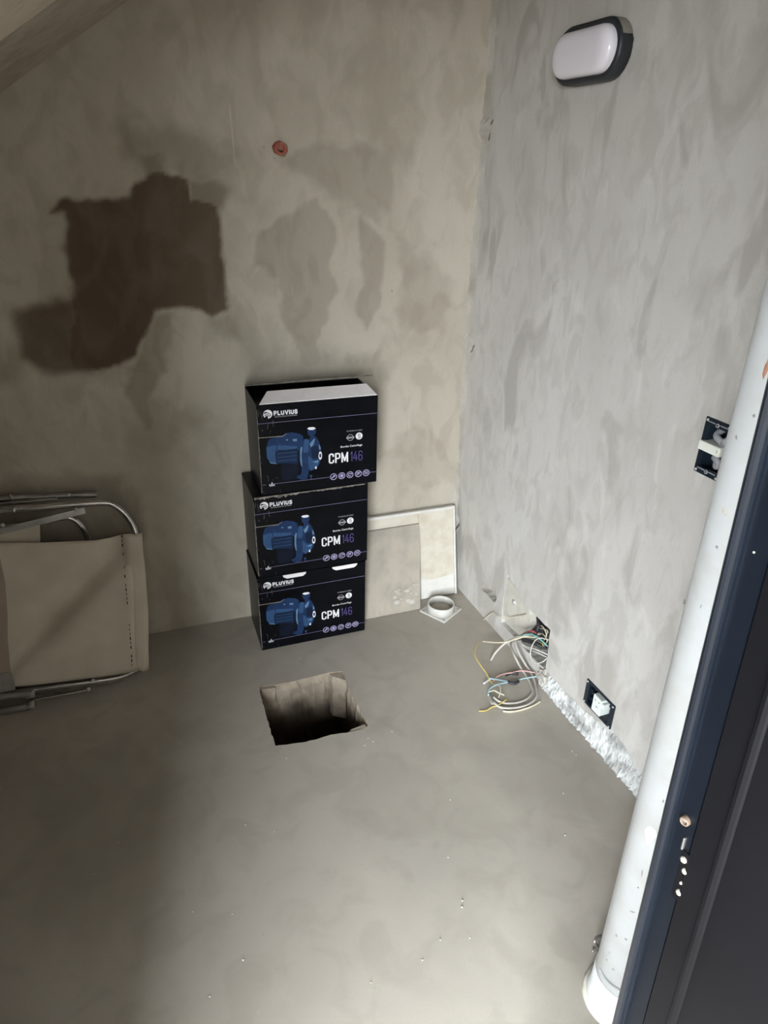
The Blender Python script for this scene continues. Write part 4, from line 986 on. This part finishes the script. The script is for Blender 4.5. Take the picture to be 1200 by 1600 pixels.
wire('yellow_wire', 'pale yellow wire end lying nearest the room at the bottom of the bundle', [Fp(748, 1111, .004), Fp(760, 1110, .004), Fp(768, 1105, .006), Fp(778, 1102, .008), Fp(791, 1093, .012)], .0020, 'wire_yellow')
wire('yellow_wire', 'short cream-yellow wire tip crossing the middle of the bundle', [Fp(764, 1081, .022), Fp(772, 1079, .020), Fp(780, 1083, .014), Fp(788, 1086, .010)], .0021, 'wire_cream')
wire('light_blue_wire', 'lower light blue wire curling into the black tape wrap', [Fp(763, 1086, .020), Fp(764, 1078, .022), Fp(773, 1071, .020), Fp(783, 1068, .015), Fp(793, 1066, .012)], .0024, 'wire_blue')
wire('light_blue_wire', 'upper light blue wire running straight into a black connector', [Fp(764, 1060, .016), Fp(778, 1062, .014), Fp(793, 1065, .012), Fp(800, 1067, .012), Fp(815, 1061, .015), Fp(838, 1057, .02)], .0022, 'wire_blue')
wire('pink_wire', 'pale pink wire arching from the joint towards the wall foot', [Fp(771, 1064, .012), Fp(777, 1057, .014), Fp(787, 1053, .014), Fp(800, 1051, .016), Fp(815, 1048, .02), Fp(836, 1051, .02)], .0023, 'wire_pink')
wire('white_wire', 'cream wire strand sticking up out of the bundle in a hook', [Fp(770, 1069, .010), Fp(780, 1071, .022), Fp(782, 1080, .022), Fp(779, 1090, .012)], .0016, 'wire_cream')
wire('grey_cable', 'pale cable pointing left out of the niche to the corner', [W_(838, 996, -.006), W_(820, 995, .028), W_(805, 999, .046), W_(790, 1003, .062), W_(775, 1004, .075), W_(754, 1002, .09)], .0024, 'wire_cream')
wire('dark_cable', 'dark grey cable drooping left from the niche to the floor', [W_(845, 990, -.03), W_(822, 992, .01), W_(806, 996, .03), Fp(788, 1006, .06), Fp(774, 1020, .03), Fp(767, 1032, .006)], .0038, 'wire_grey')
wire('teal_wire', 'teal green wire bridging across the dark niche', [W_(813, 994, .020), W_(820, 991, .024), W_(832, 992, .020), W_(843, 998, .006), W_(856, 1010, -.012)], .0024, 'wire_teal')
wire('white_wire', 'white wire forming a ring in front of the niche', [W_(858, 1000, -.02), W_(843, 997, .008), W_(834, 1004, .014), W_(829, 1018, .016), W_(831, 1030, .014), W_(838, 1036, .010), W_(848, 1034, .0), W_(858, 1025, -.02)], .0018, 'wire_white')
wire('white_wire', 'thick white wire crossing the lower half of the niche', [W_(812, 1003, .01), W_(822, 1010, .008), W_(836, 1014, .004), W_(848, 1019, -.006), W_(858, 1024, -.02)], .0026, 'wire_white')
wire('white_wire', 'thin white wire just below the thick one in the niche', [W_(815, 1008, .008), W_(826, 1014, .006), W_(840, 1020, .0), W_(857, 1028, -.02)], .0018, 'wire_white')
wire('white_wire', 'fine cream wire strung from the floor gouge across the beige cover', [W_(752, 972, .006), W_(762, 963, .010), W_(770, 958, .010), W_(778, 963, .012), W_(790, 966, .006), W_(808, 963, .006), W_(822, 961, .006)], .0015, 'wire_cream')
bm = bmesh.new(); tube(bm, spline([Fp(790, 1056, .010), Fp(800, 1052, .012), Fp(810, 1053, .012)], 5), [.0035]*5+[.006]*5+[.004], 8); tag(obj('wire_joint', bm, M['wire_black']), 'black taped wire joint at the end of the pink wire', 'wire joint')
bm = bmesh.new(); tube(bm, spline([Fp(793, 1065, .011), Fp(803, 1068, .012), Fp(811, 1064, .012)], 5), [.003]+[.0055]*9+[.003], 8); tag(obj('wire_joint', bm, M['wire_black']), 'black taped wire joint on the upper light blue wire', 'wire joint')
bm = bmesh.new(); tube(bm, spline([Fp(763, 1084, .012), Fp(766, 1092, .012), Fp(770, 1100, .010)], 5), [.004]+[.006]*9+[.005], 8); tag(obj('tape_wrap', bm, M['plastic_g']), 'grey-green tape wrap binding the left ends of the floor loop', 'tape wrap')
bm = bmesh.new(); tube(bm, spline([Fp(756, 1068, .012), Fp(761, 1064, .012), Fp(766, 1061, .012)], 4), .0035, 7); tag(obj('wire_connector', bm, M['wire_white']), 'small white wire connector at the tip of the upper light blue wire', 'connector')
wire('black_cable', 'upper black cable hanging down inside the niche', [W_(839, 961, -.05), W_(841, 970, -.022), W_(841, 980, -.010), W_(838, 988, -.008), W_(834, 993, -.010)], .0060, 'wire_black')
wire('black_cable', 'black cable hanging behind the others at the niche right half', [W_(843, 967, -.06), W_(847, 978, -.05), W_(848, 990, -.055), W_(850, 1002, -.06), W_(852, 1014, -.062)], .0060, 'wire_black')
wire('black_cable', 'stout black cable lying across the middle of the niche', [W_(816, 1000, -.016), W_(824, 1001, -.014), W_(836, 1005, -.018), W_(848, 1011, -.034)], .0075, 'wire_black')
wire('red_wire', 'red wire ends peeping out above the teal wire', [W_(817, 991, .008), W_(824, 987, .012), W_(832, 986, .010), W_(838, 990, .002)], .0028, 'wire_red')
for i, (a, b) in enumerate((((840, 978), (856, 996)), ((843, 982), (858, 990)), ((840, 990), (857, 1004)))):
    wire('cream_wire', 'cream wire coiled in the upper right of the niche, %s' % ('topmost' if i == 0 else 'second down' if i == 1 else 'lowest'), [W_(a[0], a[1], -.03), W_((a[0]+b[0])/2, min(a[1], b[1])+1, -.015), W_(b[0]-2, b[1]-3, -.016), W_(b[0]-6, b[1]+4, -.03)], .0018, 'wire_cream')
wire('yellow_green_wire', 'short yellow-green wire deep in the niche', [W_(843, 1002, -.03), W_(848, 1006, -.022), W_(849, 1010, -.03)], .003, 'wire_olive')

# ---------------------------------------------------------------- conduit end in the back wall
q = on_y((436, 231), BY-.008)
cnd = thing('conduit_end', 'broken red conduit end sticking out of the back wall above the stains', 'conduit', q)
bm = bmesh.new(); lathe(bm, [(.011, .022), (.011, -.006), (.0125, -.010), (.0165, -.010), (.0172, -.004), (.0172, .022)], q, (0.1, -1, -.1), 18, close=True)
rnd = random.Random(5)
for v in bm.verts: v.co += Vector((rnd.uniform(-.0015, .0015), rnd.uniform(-.0025, .0025), rnd.uniform(-.0015, .0015)))
for v in bm.verts: v.co.y = v.co.y if v.co.y > q.y-.02 else q.y-.02
part('conduit_pipe', bm, M['red'], cnd)
bm = bmesh.new(); lathe(bm, [(0, .004), (.0125, .004)], q, (0, -1, 0), 14); part('conduit_bore', bm, M['red'], cnd)
bm = bmesh.new(); tube(bm, [q+Vector((-.008, -.006, -.006)), q+Vector((0, -.012, -.010)), q+Vector((.007, -.008, -.008))], .003, 6); part('bore_debris', bm, M['stitch'], cnd)

# ---------------------------------------------------------------- folded garden chair
CB = Vector((-.30, 1.885, 0)); LEAN = math.atan2(.185, .62)
CU = Vector((1, 0, 0)); CS = Vector((0, math.sin(LEAN), math.cos(LEAN))); CN = Vector((0, -math.cos(LEAN), math.sin(LEAN)))
def cpx(p, d=0.0):
    o0 = CB+CN*d; r = Vector(ray(p)); t = (o0-Vector(CAM)).dot(CN)/r.dot(CN); q = Vector(CAM)+r*t
    return q
chair = thing('folding_chair', 'folded aluminium lounge chair with beige woven fabric leaning on the back wall', 'folding chair', CB)
TR = .0105
def tb(name, L, r=TR, mtl='alu', d=0.0, n=8, label=None, seg=12):
    P = [cpx((p[0], p[1]), p[2] if len(p) > 2 else d) for p in L]
    for q in P:
        if q.z < r+.001: q.z = r+.001
    bm = bmesh.new(); tube(bm, spline(P, n), r, seg); return part(name, bm, M[mtl], chair, label=label)
outer_l = cpx((0, 797)).x
tb('main_frame_tube', [(-260, 838), (-120, 815), (0, 797), (60, 793), (115, 788), (160, 785.5), (176, 788), (193, 800), (205, 815), (213, 835), (219, 870), (224, 930), (226, 990), (224, 1028), (216, 1043), (204, 1051), (185, 1058), (150, 1064), (60, 1076), (0, 1085), (-120, 1105), (-260, 1128)], d=.008, label='bent aluminium tube of the seat frame')
tb('rear_rail', [(-260, 812), (0, 780), (60, 776.5), (105, 774), (152, 772.5)], .010, 'alu_d', d=-.035)
tb('rear_rail', [(-260, 820), (0, 788), (40, 784), (90, 779)], .006, 'alu_d', d=-.022)
tb('inner_frame_tube', [(-200, 850), (-60, 832), (0, 824), (50, 817), (95, 809), (112, 810), (126, 820, -.024), (136, 838, -.040), (141, 870, -.062), (142, 940, -.075), (138, 1030, -.05), (128, 1048, -.035), (100, 1058, -.03), (0, 1072)], .0095, 'alu', d=-.020, label='smaller bent tube of the backrest')
bm = bmesh.new()
P0, P1 = cpx((-150, 868), .022), cpx((133, 797.5), .022); tv = (P1-P0).normalized(); sv = CN.cross(tv).normalized()*.009
prism(bm, [P0-sv+CN*.002, P1-sv+CN*.002, P1+sv+CN*.002, P0+sv+CN*.002], [P0-sv-CN*.002, P1-sv-CN*.002, P1+sv-CN*.002, P0+sv-CN*.002]); bmesh.ops.recalc_face_normals(bm, faces=bm.faces)
part('armrest_link', bm, M['alu_d'], chair, label='flat link bar')
for px, d in (((108, 773.5), -.024), ((119, 796), .026), ((145, 1063), .019), ((22, 795), .019), ((4, 821), .026)):
    q = cpx(px, d); bm = bmesh.new(); lathe(bm, [(0, .003), (.004, .0025), (.006, 0), (.006, -.006)], q, CN, 12); part('rivet', bm, M['screw'], chair)
for px, d in (((18, 776), -.030), ((22, 796), .012)):
    q = cpx(px, d); bm = bmesh.new(); tube(bm, [q-CU*.004, q+CU*.004], .0125, 12); part('tube_clamp', bm, M['alu'], chair)
tb('floor_rail', [(-260, 1140), (-100, 1124), (0, 1111), (53, 1101)], .011, 'alu_d', d=.040, label='capped lower leg tube')
tb('floor_rail', [(-260, 1122), (-100, 1104), (0, 1090), (52, 1083.5)], .010, 'alu_d', d=.045)
for L in ([(50, 1101.5), (55, 1100.5)], [(48, 1084.5), (54, 1083)]):
    tb('tube_cap', [(L[0][0]-8, L[0][1]+1), L[1]], .0125, 'plastic_g', d=.041)
tb('lower_link', [(52, 1094), (90, 1087), (136, 1078.5)], .0035, 'alu', d=.022)
q = cpx((138, 1077), .024); bm = bmesh.new(); lathe(bm, [(0, .003), (.005, .0025), (.0065, 0), (.0065, -.006)], q, CN, 12); part('rivet', bm, M['screw'], chair)
tb('rear_leg_tube', [(-100, 1112), (60, 1088), (140, 1078), (203, 1072)], .009, 'alu_d', d=-.03)
# fabric: patch between measured top and bottom edges
def lerp_line(L, t):
    s = t*(len(L)-1); i = min(int(s), len(L)-2); f = s-i
    return (L[i][0]+(L[i+1][0]-L[i][0])*f, L[i][1]+(L[i+1][1]-L[i][1])*f)
xs_t = [-230, -160, -80, 0, 40, 70, 110, 150, 172, 190, 200, 209]
top = [(x, np.interp(x, [-230, 0, 70, 150, 172, 190, 209], [880, 849, 847.5, 844, 840, 835, 833.5])) for x in xs_t]
bot = [(np.interp(x, [-230, 0, 40, 209], [-215, 14, 49, 216]), 0) for x in xs_t]
bot = [(x, np.interp(x, [-230, 14, 49, 146, 200, 216], [1112, 1073, 1070.5, 1059, 1051, 1048])) for x, _ in bot]
bm = bmesh.new(); NU, NV = 60, 40; g = []
pa = cpx((190, 850), 0); pb = cpx((20, 1030), 0)
dirf = (pb-pa).normalized(); nf = CN.cross(dirf)
for i in range(NU+1):
    t = i/NU; A_ = lerp_line(top, t); B_ = lerp_line(bot, t); row = []
    for j in range(NV+1):
        s = j/NV; p = (A_[0]+(B_[0]-A_[0])*s+3*math.sin(math.pi*s)*t, A_[1]+(B_[1]-A_[1])*s)
        q = cpx(p, .020); dist = (q-pa).dot(nf); L2 = (q-pa).dot(dirf)/(pb-pa).length
        fold = -.050*math.exp(-(dist/.038)**2)*max(0, min(1, 1.15-abs(L2-.5)*1.3)) if -.2 < L2 < 1.2 else 0
        d = .022+fold+.0035*math.sin(t*23+s)*math.sin(math.pi*s)
        q = cpx(p, d); q.z = max(q.z, .014); row.append(bm.verts.new(q))
    g.append(row)
for i in range(NU):
    for j in range(NV): f = bm.faces.new((g[i][j], g[i][j+1], g[i+1][j+1], g[i+1][j])); f.smooth = True
bmesh.ops.recalc_face_normals(bm, faces=bm.faces)
o = part('seat_fabric', bm, M['fabric'], chair, True, 'beige woven seat fabric with a diagonal sag'); md = o.modifiers.new('thickness', 'SOLIDIFY'); md.thickness = .002
# sleeve around the side tube
bm = bmesh.new(); prev = None
for k in range(25):
    s = k/24; pc = (np.interp(s, [0, .3, .6, .9, 1], [214, 221, 225.5, 226, 224]), 833+(1046-833)*s)
    lft = (np.interp(s, [0, .3, .6, .9, 1], [191, 196, 202, 207, 208]), pc[1]+2); rgt = (np.interp(s, [0, .3, .6, .9, 1], [222, 227, 231, 233, 233.5]), pc[1]-.5)
    cpt = cpx(pc, .008); row = [bm.verts.new(cpx(lft, .0215))]
    row.append(bm.verts.new(cpx(((lft[0]+pc[0])/2, (lft[1]+pc[1])/2), .0245)))
    hw = .5*(cpx(rgt, .008)-cpt).length+.006
    for a in range(6):
        th_ = math.radians(100-a*38); row.append(bm.verts.new(cpt+CN*math.sin(th_)*.0165+CU*math.cos(th_)*max(.0135, (cpx(rgt, .008)-cpt).length)))
    for v in row: v.co.z = max(v.co.z, .006)
    if prev:
        for i in range(len(row)-1): f = bm.faces.new((prev[i], row[i], row[i+1], prev[i+1])); f.smooth = True
    prev = row
bmesh.ops.recalc_face_normals(bm, faces=bm.faces); o = part('fabric_sleeve', bm, M['fabric'], chair, True, 'fabric sleeve sewn around the side tube'); md = o.modifiers.new('thickness', 'SOLIDIFY'); md.thickness = .0015
bm = bmesh.new()
for k in range(30):
    s = k/30; 
    if random.random() < .25: continue
    a = (np.interp(s, [0, .3, .6, .9, 1], [190, 195, 201, 205.5, 206]), 836+208*s); b = (a[0]+.25, a[1]+4.2)
    tube(bm, [cpx(a, .0275), cpx(b, .0275)], .0011 if random.random() < .6 else .0018, 5)
part('seam_stitching', bm, M['stitch'], chair)['kind'] = 'stuff'
def fquad(name, L, d, mtl, label=None):
    bm = bmesh.new(); P = [cpx(p, d) for p in L]; 
    for q in P: q.z = max(q.z, .01)
    prism(bm, P, [q-CN*.002 for q in P]); bmesh.ops.recalc_face_normals(bm, faces=bm.faces); return part(name, bm, M[mtl], chair, label=label)
fquad('back_fabric', [(-200, 880), (-200, 850), (10, 824), (62, 818), (63, 848), (64, 900), (-200, 930)], .002, 'fabric')
fquad('fabric_fold', [(-230, 905), (-40, 868), (0, 872), (8, 910), (12, 960), (12, 1000), (17, 1052), (-20, 1060), (-230, 1090)], .0275, 'fabric_p', 'faded pinkish fold of fabric at the left')
fquad('corner_bracket', [(-40, 1060), (0, 1052), (18, 1051), (22, 1062), (24, 1078), (0, 1083), (-40, 1090)], .031, 'plastic_g')

# ---------------------------------------------------------------- crumbs on the floor
bm = bmesh.new(); rnd = random.Random(44)
spots = [on_floor(p) for p in [(464, 1036), (598, 1066), (570, 1165), (490, 1195), (850, 1105), (844, 1125), (930, 1310), (936, 1342), (600, 1440), (760, 1480), (620, 1180), (700, 1230), (740, 1110), (660, 1500), (540, 1560), (820, 1400), (380, 1500), (300, 1340), (880, 1240), (900, 1180), (500, 1420), (700, 1340), (128, 1180), (610, 985)]]
spots += [Vector((rnd.uniform(-.3, 1.05), rnd.uniform(.7, 2.0), 0)) for _ in range(70)]
for q in spots:
    if (.2 < q.x < .56 and 1.42 < q.y < 1.76) or q.y > 1.87 and q.x < .75: continue
    r = rnd.uniform(.0008, .0026); ret = bmesh.ops.create_icosphere(bm, subdivisions=1, radius=r)
    bmesh.ops.translate(bm, vec=(q.x, q.y, r*.5), verts=ret['verts'])
o = obj('mortar_crumbs', bm, M['stone']); o['kind'] = 'stuff'; tag(o, 'tiny pale mortar crumbs scattered over the concrete floor', 'crumbs')
